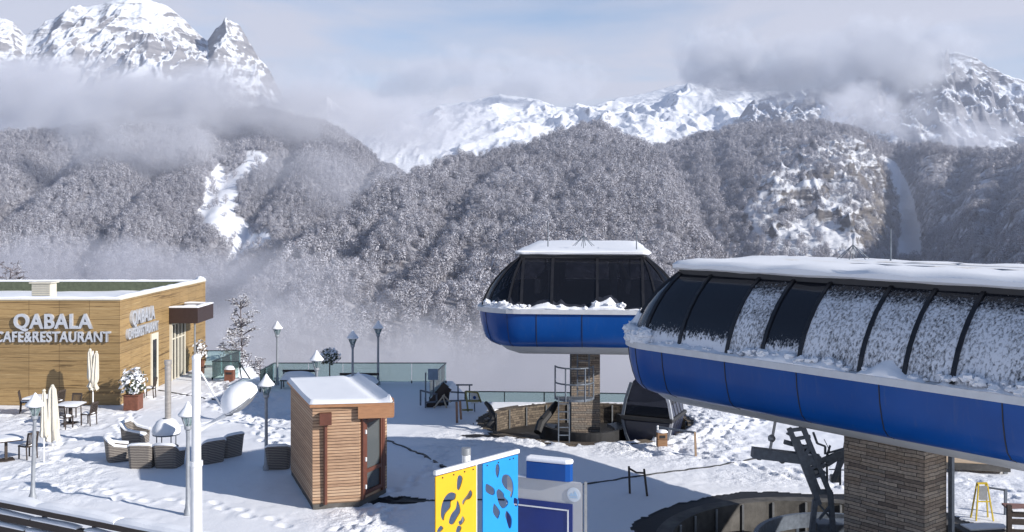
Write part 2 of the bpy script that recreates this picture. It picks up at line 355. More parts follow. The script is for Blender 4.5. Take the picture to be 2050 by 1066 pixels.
def cmix():
    m = M_CLIFF.copy(); m.name = "cliff_slope"; n, l = m.node_tree.nodes, m.node_tree.links; b = n["Principled BSDF"]
    old = b.inputs["Base Color"].links[0].from_socket; at = n.new("ShaderNodeAttribute"); at.attribute_name = "bare"; a2 = n.new("ShaderNodeAttribute"); a2.attribute_name = "rock"
    ge = n.new("ShaderNodeNewGeometry"); nz = n.new("ShaderNodeTexNoise"); nz.inputs["Scale"].default_value = 0.09; nz.inputs["Detail"].default_value = 8; l.new(ge.outputs["Position"], nz.inputs["Vector"])
    fl = ramp(n, [(0.38, (0.16, 0.145, 0.145)), (0.62, (0.62, 0.62, 0.66))]); l.new(nz.outputs["Fac"], fl.inputs[0])
    m0 = n.new("ShaderNodeMixRGB"); l.new(a2.outputs["Fac"], m0.inputs[0]); l.new(fl.outputs[0], m0.inputs[1]); l.new(old, m0.inputs[2])
    mx = n.new("ShaderNodeMixRGB"); l.new(at.outputs["Fac"], mx.inputs[0]); l.new(m0.outputs[0], mx.inputs[1]); mx.inputs[2].default_value = (0.86, 0.87, 0.90, 1)
    l.new(mx.outputs[0], b.inputs["Base Color"]); return m
hillC, XC, DC, ZC, TC, PC = fan("hill", cmix(), [(1180, 330), (1260, 310), (1340, 290), (1400, 270), (1460, 258), (1560, 250), (1640, 248), (1700, 258), (1760, 283), (1800, 292), (1850, 290), (1920, 310), (1980, 306), (2050, 300), (2300, 320)],
    [(1180, 600), (2300, 600)], [(1180, 1000), (1700, 950), (1800, 1080), (1850, 1000), (1950, 760), (2100, 620), (2300, 520)], [(1180, 1700), (1500, 1750), (1800, 1750), (2050, 1500), (2300, 1300)], 1180, 2300, 560, 210, 0.9, nzC, attrs=atC)
# --- snow mountains
def nzP(amp, sc, seed):
    def f(X, D, t, P, y=None):
        env = 0.22 + 0.78 * np.sin(np.clip(t, 0, 1) * np.pi) ** 0.6
        wx = X + sc * .35 * fbm(X / sc, D / sc, 4, seed + 7)
        n = amp * (ridged(wx / (sc * .55) + .17, D / (sc * 2.2), 7, seed, .56) - 0.40) + amp * .35 * (ridged(X / (sc * .2), D / (sc * .45), 6, seed + 5, .6) - .4) + amp * .12 * fbm(X / (sc * .06), D / (sc * .1), 4, seed + 3)
        return n * env
    return f
fan("mountain", M_PEAK, [(-300, 70), (-60, 40), (0, 34), (25, 42), (50, 66), (75, 55), (120, 30), (180, 8), (235, -4), (285, -8), (330, 4), (375, 38), (400, 62), (415, 74), (432, 48), (452, 37), (474, 58), (500, 98), (535, 138), (580, 250), (700, 340)],
    330, 2900, [(-300, 4300), (700, 4600)], -300, 700, 420, 230, 0.85, nzP(200, 620, 61), deep=-100)
fan("mountain", M_PEAK2, [(520, 235), (620, 225), (648, 205), (655, 198), (664, 206), (760, 236), (840, 230), (880, 214), (940, 206), (1000, 186), (1060, 196), (1110, 214), (1170, 220), (1230, 198), (1300, 182), (1350, 172), (1400, 171), (1430, 179), (1500, 183), (1560, 181), (1650, 176), (1780, 190)],
    330, 3700, 5600, 520, 1780, 520, 200, 0.8, nzP(125, 760, 83), deep=-100)
fan("mountain", M_PEAK3, [(1420, 345), (1450, 300), (1480, 225), (1510, 190), (1560, 178), (1640, 168), (1700, 166), (1800, 148), (1850, 122), (1880, 102), (1910, 92), (1945, 102), (1975, 122), (2000, 138), (2040, 146), (2100, 172), (2350, 130)],
    350, 2700, [(1420, 4200), (1900, 3800), (2350, 3500)], 1420, 2350, 420, 230, 0.8, nzP(250, 520, 97), deep=-100)
# --- valley floor, the sheet that reaches the horizon
vb = MB(); vb.quad((-30000, -4000, -130), (30000, -4000, -130), (30000, 36000, -130), (-30000, 36000, -130))
tag(vb.build("ground", M_SNOW), kind='structure')

# ------------------------------------------------------------------ frosted forest
def twig_mat(name, c1, c2):
    m, n, l, b = newmat(name)
    oi = n.new("ShaderNodeObjectInfo"); nz = n.new("ShaderNodeTexNoise"); nz.inputs["Scale"].default_value = 0.011; nz.inputs["Detail"].default_value = 4; l.new(oi.outputs["Location"], nz.inputs["Vector"])
    ma = n.new("ShaderNodeMath"); ma.operation = 'MULTIPLY_ADD'; ma.inputs[1].default_value = 2.4; ma.inputs[2].default_value = -0.95; l.new(nz.outputs["Fac"], ma.inputs[0])
    mb = n.new("ShaderNodeMath"); mb.operation = 'MULTIPLY_ADD'; mb.inputs[1].default_value = 0.6; l.new(oi.outputs["Random"], mb.inputs[0]); l.new(ma.outputs[0], mb.inputs[2])
    r = ramp(n, [(0.0, c1), (1.0, c2)]); l.new(mb.outputs[0], r.inputs[0]); l.new(r.outputs[0], b.inputs["Base Color"])
    b.inputs["Roughness"].default_value = 0.85; b.inputs["Specular IOR Level"].default_value = 0.08
    return m
M_FROST = twig_mat("frosted_twigs", (0.30, 0.295, 0.325), (0.53, 0.53, 0.57))
M_TWIG = twig_mat("bare_twigs", (0.15, 0.135, 0.145), (0.26, 0.235, 0.25))
protos = bpy.data.collections.new("forest_trees")
def proto_tree(k, nf=260, conif=False):
    rg = random.Random(100 + k); b = MB(); H = rg.uniform(8, 10.5); cr = rg.uniform(3.0, 4.2)
    b.mat(1); b.tube([(0, 0, -1.5), (0.1, 0, H * .4), (0.2, .1, H * .8)], [0.28, 0.2, 0.06], 4, False)
    for q in range(nf):
        while True:
            u, v, w = rg.uniform(-1, 1), rg.uniform(-1, 1), rg.uniform(-1, 1); d2 = u * u + v * v + w * w
            if 0.12 < d2 < 1: break
        lump = 1 + 0.28 * math.sin(3 * math.atan2(v, u) + k) * (1 - abs(w))
        c = Vector((u * cr * lump, v * cr * lump, H * .56 + w * H * .44))
        out = Vector((u, v, w * .7 + .45)).normalized()
        if rg.random() < .62:                                  # a frosted spray, roughly facing out of the crown
            nv = (out + Vector((rg.uniform(-1, 1), rg.uniform(-1, 1), rg.uniform(-.7, .7))) * .34).normalized(); a = nv.orthogonal().normalized(); a.rotate(Matrix.Rotation(rg.uniform(0, 6.28), 3, nv)); s = nv.cross(a); L = rg.uniform(.6, 1.35); W = rg.uniform(.20, .44); b.mat(0 if rg.random() < .93 + .1 * w else 1)  # fewer frosted sprays low down, shade put into the crown's colour
        else:                                                  # bare twigs seen between them
            tang = out.orthogonal().normalized(); tang.rotate(Matrix.Rotation(rg.uniform(0, 6.28), 3, out)); a = (out + tang * rg.uniform(-.8, .8)).normalized(); s = a.cross(out); s = s.normalized() if s.length > .05 else tang; L = rg.uniform(1.0, 2.0); W = rg.uniform(.07, .16); b.mat(1 if rg.random() < .75 else 0)
        b.add([c - a * L * .5, c + s * W, c + a * L * .6, c - s * W], [(0, 1, 2, 3)])
    o = b.build("forest_tree", [M_FROST, M_TWIG]); C.objects.unlink(o); protos.objects.link(o)
for k in range(7): proto_tree(k)
def forest_nodes():
    ng = bpy.data.node_groups.new("forest_instances", 'GeometryNodeTree')
    ng.interface.new_socket("Geometry", in_out='INPUT', socket_type='NodeSocketGeometry'); ng.interface.new_socket("Geometry", in_out='OUTPUT', socket_type='NodeSocketGeometry')
    n, l = ng.nodes, ng.links
    gi, go = n.new("NodeGroupInput"), n.new("NodeGroupOutput"); ip = n.new("GeometryNodeInstanceOnPoints"); ci = n.new("GeometryNodeCollectionInfo")
    ci.inputs["Collection"].default_value = protos; ci.inputs["Separate Children"].default_value = True; ci.inputs["Reset Children"].default_value = True
    ri = n.new("FunctionNodeRandomValue"); ri.data_type = 'INT'; ri.inputs[4].default_value = 0; ri.inputs[5].default_value = 6
    rr = n.new("FunctionNodeRandomValue"); rr.data_type = 'FLOAT_VECTOR'; rr.inputs[0].default_value = (-.08, -.08, 0); rr.inputs[1].default_value = (.08, .08, 6.28)
    na = n.new("GeometryNodeInputNamedAttribute"); na.data_type = 'FLOAT'; na.inputs[0].default_value = "size"
    l.new(gi.outputs[0], ip.inputs["Points"]); l.new(ci.outputs[0], ip.inputs["Instance"]); ip.inputs["Pick Instance"].default_value = True
    l.new([s for s in ri.outputs if s.type == 'INT'][0], ip.inputs["Instance Index"]); l.new(rr.outputs[0], ip.inputs["Rotation"]); l.new(na.outputs[0], ip.inputs["Scale"])
    l.new(ip.outputs[0], go.inputs[0]); return ng
NG = forest_nodes()
def forest(label, X, D, Z, T, P, spacing, dens, smin, smax, tmax=1.06):
    """scatter one tree per cell of ground area on a fan"""
    nr, nc = Z.shape; area = np.abs((P[1] - P[0]) / FPX * D[1:, 1:] * (D[1:, 1:] - D[:-1, 1:])); y = rows(Z, D)
    rowsel = ((T[:-1] > -0.12) & (T[:-1] < tmax))[:, None]
    d = dens(X, D, Z, y, np.broadcast_to(P[None], Z.shape))[:-1, :-1]
    lam = area / spacing ** 2 * d * rowsel
    cnt = RNG.poisson(lam); ii, jj = np.nonzero(cnt); rep = cnt[ii, jj]; ii, jj = np.repeat(ii, rep), np.repeat(jj, rep)
    u, v = RNG.random(len(ii)), RNG.random(len(ii))
    def bl(A): return (A[ii, jj] * (1 - u) + A[ii, jj + 1] * u) * (1 - v) + (A[ii + 1, jj] * (1 - u) + A[ii + 1, jj + 1] * u) * v
    x, yy, z = bl(X), bl(D), bl(Z)
    # drop trees that the ground in front hides: keep a cell when its row rises above all nearer rows of its column
    top = np.minimum.accumulate(y, axis=0); hid = (y - top)[ii, jj] * D[ii, jj] / FPX
    k = hid < 14; x, yy, z = x[k], yy[k], z[k]
    me = bpy.data.meshes.new("forest"); me.vertices.add(len(x)); me.vertices.foreach_set("co", np.stack([x, yy, z], -1).reshape(-1).astype(np.float32))
    cl = fbm(x / 45, yy / 45, 3, 77)
    s = (smin + (smax - smin) * RNG.random(len(x)) ** 1.5) * (1 + .25 * cl)
    at = me.attributes.new("size", 'FLOAT', 'POINT'); at.data.foreach_set("value", s.astype(np.float32))
    o = bpy.data.objects.new("forest", me); C.objects.link(o)
    md = o.modifiers.new("trees", 'NODES'); md.node_group = NG
    tag(o, label, "forest", kind='stuff'); print("forest", label, len(x)); return o
dA = lambda X, D, Z, y, P: np.where(inpoly(P + fbm(X / 24, D / 24, 4, 21) * 16, y + fbm(X / 24, D / 24, 4, 29) * 14, GULLY), 0.05, 1.0)
forest("frosted woods on the slope beside the snow gully", XA, DA, ZA, TA, PA, 5.5, dA, 0.5, 1.4)
forest("frosted woods covering the round central hill", XB, DB, ZB, TB, PB, 5.4, lambda X, D, Z, y, P: np.where(fbm(X / 38, D / 38, 3, 91) > -.32, 1.0, .25), 0.5, 1.45)
def dC(X, D, Z, y, P):
    r = inpoly(P + fbm(X / 30, D / 30, 4, 51) * 26, y + fbm(X / 30, D / 30, 4, 59) * 22, CLIFF); c = inpoly(P, y, CHUTE)
    d = np.where(r, np.where(fbm(X / 70, D / 70, 3, 66) > .12, .8, .28), 1.0); d = np.where(c, 0, d)
    return d * np.where(P > 1830, 0.45 + .5 * (fbm(X / 60, D / 110, 3, 70) > -.1), 1)
forest("frosted woods around the bare cliff and snow chute", XC, DC, ZC, TC, PC, 5.6, dC, 0.5, 1.25)

# ------------------------------------------------------------------ clouds and valley fog (real volumes at their distance)
def cloud(name, label, c, half, dens, nscale, bias, gain, seed, detail=5, col=(0.86, 0.885, 0.99), stretch=(1, 1, 1), rz=0.0, flatb=1.0, aniso=0.1, step=1.0):
    m = bpy.data.materials.new(name); m.use_nodes = True; n, l = m.node_tree.nodes, m.node_tree.links; n.clear()
    out = n.new("ShaderNodeOutputMaterial"); vs = n.new("ShaderNodeVolumePrincipled"); vs.inputs["Color"].default_value = (*col, 1); vs.inputs["Anisotropy"].default_value = aniso
    tc = n.new("ShaderNodeTexCoord")
    ln = n.new("ShaderNodeVectorMath"); ln.operation = 'LENGTH'; l.new(tc.outputs["Object"], ln.inputs[0])        # unit sphere object scaled to the cloud's size
    mp = n.new("ShaderNodeMapping"); hm = max(half); mp.inputs["Scale"].default_value = tuple(h / hm * s for h, s in zip(half, stretch)); mp.inputs["Location"].default_value = (seed * 1.7, seed * .9, seed * 2.3)
    l.new(tc.outputs["Object"], mp.inputs["Vector"])
    nz = n.new("ShaderNodeTexNoise"); nz.inputs["Scale"].default_value = nscale; nz.inputs["Detail"].default_value = detail; nz.inputs["Roughness"].default_value = 0.55; nz.inputs["Distortion"].default_value = 0.3
    l.new(mp.outputs[0], nz.inputs["Vector"])
    inv = n.new("ShaderNodeMapRange"); inv.inputs["From Min"].default_value = 1.0; inv.inputs["From Max"].default_value = 0.0; l.new(ln.outputs["Value"], inv.inputs["Value"])
    a = n.new("ShaderNodeMath"); a.operation = 'MULTIPLY_ADD'; a.inputs[1].default_value = gain; l.new(nz.outputs["Fac"], a.inputs[0]); l.new(inv.outputs[0], a.inputs[2])
    s = n.new("ShaderNodeMapRange"); s.interpolation_type = 'SMOOTHSTEP'; s.inputs["From Min"].default_value = bias; s.inputs["From Max"].default_value = bias + 0.42; s.inputs["To Max"].default_value = dens
    l.new(a.outputs[0], s.inputs["Value"])
    ed = n.new("ShaderNodeMapRange"); ed.interpolation_type = 'SMOOTHSTEP'; ed.inputs["From Min"].default_value = 0.0; ed.inputs["From Max"].default_value = 0.25; l.new(inv.outputs[0], ed.inputs["Value"])
    mu = n.new("ShaderNodeMath"); mu.operation = 'MULTIPLY'; l.new(s.outputs[0], mu.inputs[0]); l.new(ed.outputs[0], mu.inputs[1])
    l.new(mu.outputs[0], vs.inputs["Density"]); l.new(vs.outputs[0], out.inputs["Volume"])
    try: m.cycles.volume_step_rate = step
    except Exception: pass
    b = MB(); prof = [(max(1e-5, math.sin(math.pi * i / 12)), -math.cos(math.pi * i / 12)) for i in range(13)]
    b.lathe(prof, n=24); o = b.build(name, m, merge=True); o.location = c; o.scale = half; o.rotation_euler = (0, 0, rz)
    return tag(o, label, name.replace("_", " "), kind='stuff')
cp = lambda x, y, d: tuple(px(x, y, d))
LILAC, DUSK = (.935, .935, .97), (.85, .87, .92)
CL = [("long grey cloud bank below the left rocky peak, its main body", 170, 200, 2300, 760, 240, 110, .011, 3.6, .78, 1.5, LILAC), ("left end of the grey cloud bank, low over the shaded slope", 20, 195, 2150, 330, 200, 105, .011, 3.0, .80, 1.5, LILAC),
      ("ragged cloud hiding the crest of the left wooded hill", 400, 228, 1720, 400, 150, 88, .013, 3.2, .72, 1.6, LILAC), ("cloud tongue spilling down the left wooded hill", 270, 282, 1380, 190, 100, 74, .011, 2.6, .84, 1.6, LILAC),
      ("pale cloud filling the gap between the two wooded hills", 720, 250, 2600, 420, 240, 105, .008, 3.2, .80, 1.5, LILAC), ("thin pale cloud veil before the distant middle peaks", 860, 252, 3000, 440, 200, 90, .0045, 3.2, .80, 1.5, LILAC),
      ("dark grey cloud tower at the left end over the right ridge", 1440, 125, 3500, 190, 150, 150, .013, 2.4, .76, 1.6, DUSK), ("dark grey cloud between the tower and the right peak", 1610, 145, 3350, 360, 200, 135, .013, 2.8, .74, 1.6, DUSK),
      ("dark cloud wrapped round the right peak", 1790, 120, 3050, 310, 190, 150, .013, 2.6, .76, 1.6, DUSK), ("wisp of cloud hanging under the right peak", 1740, 230, 2450, 260, 130, 90, .008, 2.6, .92, 1.7, LILAC), ("low wisp of cloud at the right edge", 1950, 270, 2250, 180, 110, 55, .008, 2.6, .94, 1.7, LILAC),
      ("blue grey cloud band above the distant middle peaks", 850, 150, 5000, 760, 260, 170, .0055, 3.2, .88, 1.6, DUSK), ("blue grey cloud puff right of the middle peaks", 1080, 160, 5200, 460, 260, 150, .0055, 2.8, .88, 1.6, DUSK)]
for k, (lab, x, y, d, hx, hy, hz, de, ns_, bi, ga, co) in enumerate(CL): cloud("cloud", lab, cp(x, y, d), (hx, hy, hz * 1.12), de * 0.9, ns_ * 1.15, bi + .62, 2.5, k + 1.3, detail=8, col=co)
cloud("valley_fog", "pale fog lying in the valley behind the terrace railing", (-10, 300, -82), (360, 200, 70), 0.026, 5.0, 1.12, 2.2, 8, detail=7, col=(.80, .795, .835))  # lowered albedo puts the valley's shade into the fog colour
cloud("valley_fog", "thin fog at the foot of the left wooded slope", cp(170, 545, 700), (190, 90, 34), 0.012, 3.4, 1.30, 2.2, 9, col=(.84, .835, .89))
cloud("valley_fog", "soft mist filling the notch between the left hill and the central hill", cp(690, 400, 1420), (300, 130, 95), 0.0032, 2.4, 1.00, 2.0, 11, col=(.88, .885, .94))
cloud("valley_fog", "thin fog in the ravine between the wooded hills", cp(520, 600, 520), (90, 90, 40), 0.008, 3.0, 1.35, 2.2, 10, col=(.84, .835, .89))

def mist(label, c, half, dens, col):
    m = bpy.data.materials.new("thin_mist"); m.use_nodes = True; n, l = m.node_tree.nodes, m.node_tree.links; n.clear(); out = n.new("ShaderNodeOutputMaterial"); vs = n.new("ShaderNodeVolumePrincipled")
    vs.inputs["Density"].default_value = dens; vs.inputs["Color"].default_value = (*col, 1); vs.inputs["Anisotropy"].default_value = 0.1; l.new(vs.outputs[0], out.inputs["Volume"])
    b = MB(); b.lathe([(max(1e-5, math.sin(math.pi * i / 16)), -math.cos(math.pi * i / 16)) for i in range(17)], n=32); o = b.build("valley_mist", m, merge=True); o.location = c; o.scale = half; tag(o, label, "mist", kind='stuff')
mist("thin blue mist hanging in the valley before the wooded hills", (100, 1500, 40), (2600, 1340, 330), 0.00014, (.74, .80, .97))
# ================================================================== the terrace
M_ASPH = pbr("wet_asphalt", (0.022, 0.022, 0.024), 0.55, var=0.5, scale=3, bump=0.5, bscale=40)
M_CONC = pbr("stained_concrete", (0.085, 0.08, 0.074), 0.85, var=0.5, scale=2.2, bump=0.3, bscale=25)
M_PITFL = pbr("muddy_floor", (0.075, 0.055, 0.04), 0.8, var=0.5, scale=1.4, bump=0.5, bscale=14)
M_STEEL = pbr("dark_galvanised_steel", (0.12, 0.14, 0.17), 0.5, 0.3, var=0.25, scale=9)
M_GREYST = pbr("grey_steel", (0.30, 0.31, 0.32), 0.45, 0.5, var=0.15, scale=9)
M_BLACK = pbr("black_rubber", (0.018, 0.018, 0.02), 0.6, var=0.3)
M_DWOOD = pbr("dark_stained_wood", (0.045, 0.032, 0.026), 0.7, var=0.35, scale=5, stretch=(1, 1, 8), bump=0.3)
M_CORTEN = pbr("rust_brown_metal", (0.16, 0.060, 0.035), 0.6, var=0.3, scale=8)
M_WHITE = pbr("white_painted_metal", (0.74, 0.74, 0.74), 0.4, var=0.08, scale=5)
M_CAPSNOW = snow_mat("cap_snow", (0.82, 0.83, 0.86), 0.25, 22)
PIT1, PIT2 = (8.2, 25.5, 4.1, 4.1), (3.0, 41.0, 4.2, 3.8)          # round pits under the two stations: centre, radii
EDGE = [(-70, 62), (-17, 62), (-16.4, 55.6), (-14.6, 55.6), (-14.6, 51.6), (-12.2, 50.8), (-3.0, 50.6), (-3.2, 45.8), (-1.0, 45.1), (3, 45.2), (6.0, 45.0), (9, 46.6), (13, 52), (24, 60), (70, 66), (70, -12), (-70, -12)]
def edge_dist(X, Y):
    d = np.full(X.shape, 1e9)
    for (x0, y0), (x1, y1) in zip(EDGE, EDGE[1:] + EDGE[:1]):
        ex, ey = x1 - x0, y1 - y0; t = np.clip(((X - x0) * ex + (Y - y0) * ey) / (ex * ex + ey * ey), 0, 1)
        d = np.minimum(d, np.hypot(X - x0 - t * ex, Y - y0 - t * ey))
    return np.where(inpoly(X, Y, EDGE), 0, d)
def terrace_z(X, Y):
    P = 1025 + X / np.maximum(Y, 1) * FPX; R_ = HZ + CH * FPX / np.maximum(Y, 1)
    rough = np.zeros_like(X)
    for (cx, cy, rx, ry, a) in [(500, 800, 90, 34, 1), (470, 770, 70, 22, .9), (1080, 880, 240, 22, 1.0), (1380, 880, 150, 60, .9), (1420, 830, 110, 30, 1.0), (1560, 950, 180, 26, .7), (740, 1040, 110, 40, 1.1), (120, 950, 130, 60, .7), (90, 840, 120, 26, .7), (560, 830, 60, 30, .8), (1960, 990, 120, 60, .5), (880, 900, 60, 30, .7), (230, 900, 40, 12, .4), (1300, 900, 120, 18, 1.3)]:
        rough = np.maximum(rough, a * np.exp(-(((P - cx) / rx) ** 2 + ((R_ - cy) / ry) ** 2) * 1.3))
    z = 0.035 * fbm(X / 3.5, Y / 3.5, 3, 201) + 0.012 * fbm(X / .7, Y / .7, 3, 205)
    n1 = fbm(X / .55, Y / .55, 3, 211); n2 = ridged(X / .8, Y / .8, 3, 217)
    n3 = vnoise(X / .32, Y / .42, 219); foot = sstep(.60, .78, n3) * sstep(-.25, .2, fbm(X / 2.2, Y / 2.2, 2, 223) + rough * .25)
    z = z + rough * (0.10 * n1 - 0.06 * (n2 > .62) * (n2 - .62) * 4) - (.10 * rough + .012) * foot
    for (cx, cy, rx, ry, h) in [(1440, 830, 60, 26, .16), (1400, 862, 50, 16, .08), (478, 770, 50, 10, .18)]:
        z = z + h * np.exp(-(((P - cx) / rx) ** 2 + ((R_ - cy) / ry) ** 2))
    d = edge_dist(X, Y); z = z - np.minimum(d * 1.15, 125) * (1 + .12 * fbm(X / 9, Y / 9, 3, 231))
    q1 = np.hypot((X - PIT1[0]) / PIT1[2], (Y - PIT1[1]) / PIT1[3]); q2 = np.hypot((X - PIT2[0]) / PIT2[2], (Y - PIT2[1]) / PIT2[3])
    w = fbm(X / 1.1, Y / 1.1, 4, 241)
    bare = (q1 + .10 * w < 1.24) | ((((X + 0.95) / .95) ** 2 + ((Y - 38.3) / .34) ** 2) + .7 * w < 1)
    bare |= (((X + 3.2) / 1.5) ** 2 + ((Y - 29.6) / .42) ** 2 + .9 * w < .75)
    z = np.where(bare, np.minimum(z, -.035), z)
    z = np.where((q1 < 1.05) | (q2 < 1.05), -1.5, z)
    return z, bare.astype(float), np.clip(rough, 0, 1.3)
def ground_mat():
    m = snow_mat("terrace_snow", (0.80, 0.81, 0.845), 0.30, 9.0); n, l = m.node_tree.nodes, m.node_tree.links; b = n["Principled BSDF"]
    at = n.new("ShaderNodeAttribute"); at.attribute_name = "bare"; rp = ramp(n, [(0.4, (0, 0, 0)), (0.6, (1, 1, 1))]); l.new(at.outputs["Fac"], rp.inputs[0])
    mx = n.new("ShaderNodeMixRGB"); mx.inputs[1].default_value = (0.80, 0.81, 0.845, 1); mx.inputs[2].default_value = (0.020, 0.020, 0.022, 1); l.new(rp.outputs[0], mx.inputs[0]); l.new(mx.outputs[0], b.inputs["Base Color"])
    ar = n.new("ShaderNodeAttribute"); ar.attribute_name = "rough"; n2 = n.new("ShaderNodeTexNoise"); n2.inputs["Scale"].default_value = 4.2; n2.inputs["Detail"].default_value = 7; n2.inputs["Roughness"].default_value = .6
    tc = n.new("ShaderNodeTexCoord"); l.new(tc.outputs["Object"], n2.inputs["Vector"]); mu = n.new("ShaderNodeMath"); mu.operation = 'MULTIPLY'; l.new(n2.outputs["Fac"], mu.inputs[0]); l.new(ar.outputs["Fac"], mu.inputs[1])
    old = b.inputs["Normal"].links[0].from_node; bp = n.new("ShaderNodeBump"); bp.inputs["Strength"].default_value = .9; bp.inputs["Distance"].default_value = .16; l.new(mu.outputs[0], bp.inputs["Height"]); l.new(old.outputs[0], bp.inputs["Normal"]); l.new(bp.outputs[0], b.inputs["Normal"])
    return m
M_GROUND = ground_mat()
gx = np.concatenate([np.linspace(-70, -33, 30, endpoint=False), np.arange(-33, 26, 0.08), np.linspace(26, 70, 36)])
gy = np.concatenate([np.linspace(-12, 20, 40, endpoint=False), np.arange(20, 58, 0.1), np.linspace(58, 170, 60)])
GX, GY = np.meshgrid(gx, gy); GZ, GB, GR = terrace_z(GX, GY)
def tracks(paths, seed=5):
    """boot prints pressed along trodden lines"""
    rg = random.Random(seed)
    for pts, n_ in paths:
        P = [gp(*p) for p in pts]
        for _ in range(n_):
            off = rg.uniform(-.35, .35); st = rg.uniform(.62, .78); L = [(b_ - a_).length for a_, b_ in zip(P, P[1:])]; tot = sum(L); s_ = rg.uniform(0, st); side = 1
            while s_ < tot:
                k = 0; q = s_
                while q > L[k] and k < len(L) - 1: q -= L[k]; k += 1
                d = (P[k + 1] - P[k]).normalized(); c_ = P[k] + d * q; nrm_ = Vector((-d.y, d.x, 0)); c_ = c_ + nrm_ * (side * .13 + off + .15 * math.sin(s_ * .8)); side = -side; s_ += st * rg.uniform(.85, 1.15)
                i0, i1 = np.searchsorted(gx, (c_.x - .4, c_.x + .4)); j0, j1 = np.searchsorted(gy, (c_.y - .4, c_.y + .4))
                if i1 <= i0 or j1 <= j0: continue
                dx, dy = GX[j0:j1, i0:i1] - c_.x, GY[j0:j1, i0:i1] - c_.y; u = dx * d.x + dy * d.y; v = dx * nrm_.x + dy * nrm_.y
                r2 = (u / .20) ** 2 + (v / .12) ** 2; GZ[j0:j1, i0:i1] += -.085 * np.exp(-r2 * 1.2) + .03 * np.exp(-((np.sqrt(r2) - 1.5) / .45) ** 2)
tracks([([(700, 1066), (760, 1030), (800, 1010)], 5), ([(770, 1020), (860, 960), (900, 900), (1000, 885), (1250, 885)], 3), ([(1250, 885), (1400, 880), (1460, 860), (1520, 840)], 6), ([(1380, 900), (1480, 930), (1600, 960)], 3), ([(1300, 890), (1420, 870), (1380, 830)], 3), ([(300, 800), (420, 790), (480, 830), (540, 870), (575, 900)], 5),
        ([(420, 770), (500, 800), (560, 850)], 5), ([(0, 960), (90, 930), (200, 880), (260, 830)], 3), ([(20, 985), (150, 980), (240, 1000)], 2), ([(80, 900), (130, 880), (180, 875)], 3), ([(100, 830), (220, 830), (300, 820)], 2), ([(1920, 960), (2000, 980), (2050, 1000)], 3), ([(1560, 940), (1640, 960), (1690, 980)], 3), ([(250, 1000), (420, 1010), (600, 1050)], 1), ([(340, 860), (430, 850), (530, 840)], 2)])
tag(grid_mesh("snow_ground", GX, GY, GZ, M_GROUND, {"bare": GB, "rough": GR}), kind='structure')
def gz(x, y): return float(terrace_z(np.array([[x]], float), np.array([[y]], float))[0][0, 0])

def ring_wall(b, c, r0, r1, z0, z1, n=64, a0=0, a1=360):
    vs = []; fs = []
    for i in range(n + 1):
        t = R(a0 + (a1 - a0) * i / n); ct, st = math.cos(t), math.sin(t)
        for (rx, ry), z in (((r0[0], r0[1]), z0), ((r1[0], r1[1]), z0), ((r1[0], r1[1]), z1), ((r0[0], r0[1]), z1)): vs.append((c[0] + rx * ct, c[1] + ry * st, z))
    for i in range(n):
        for k in range(4): fs.append((i * 4 + k, i * 4 + (k + 1) % 4, (i + 1) * 4 + (k + 1) % 4, (i + 1) * 4 + k))
    if a1 - a0 < 359: fs += [(3, 2, 1, 0), (n * 4, n * 4 + 1, n * 4 + 2, n * 4 + 3)]
    return b.add(vs, fs)
def disc(b, c, rx, ry, z, n=48): return b.add([(c[0] + rx * math.cos(2 * math.pi * i / n), c[1] + ry * math.sin(2 * math.pi * i / n), z) for i in range(n)], [tuple(range(n))])
def pit(label, P, depth, stone=None, skirt=None):
    c = (P[0], P[1], 0); t = thing("turning_pit", label, "pit", c)
    b = MB(); disc(b, c, P[2] + .1, P[3] + .1, -depth); b.build("pit_floor", skirt or M_PITFL, t, c)
    b = MB(); ring_wall(b, c, (P[2] - .02, P[3] - .02), (P[2] + .42, P[3] + .42), -depth - .3, -.01, 72)
    b.build("pit_wall", stone or M_CONC, t, c)
    for k in range(26):
        b = MB(); a = R(k * 360 / 26); x, y = P[0] + (P[2] - .06) * math.cos(a), P[1] + (P[3] - .06) * math.sin(a)
        b.beam((x, y, -depth), (x, y, -.04), .06); b.build("wall_rib", M_GREYST, t, c)
    return t
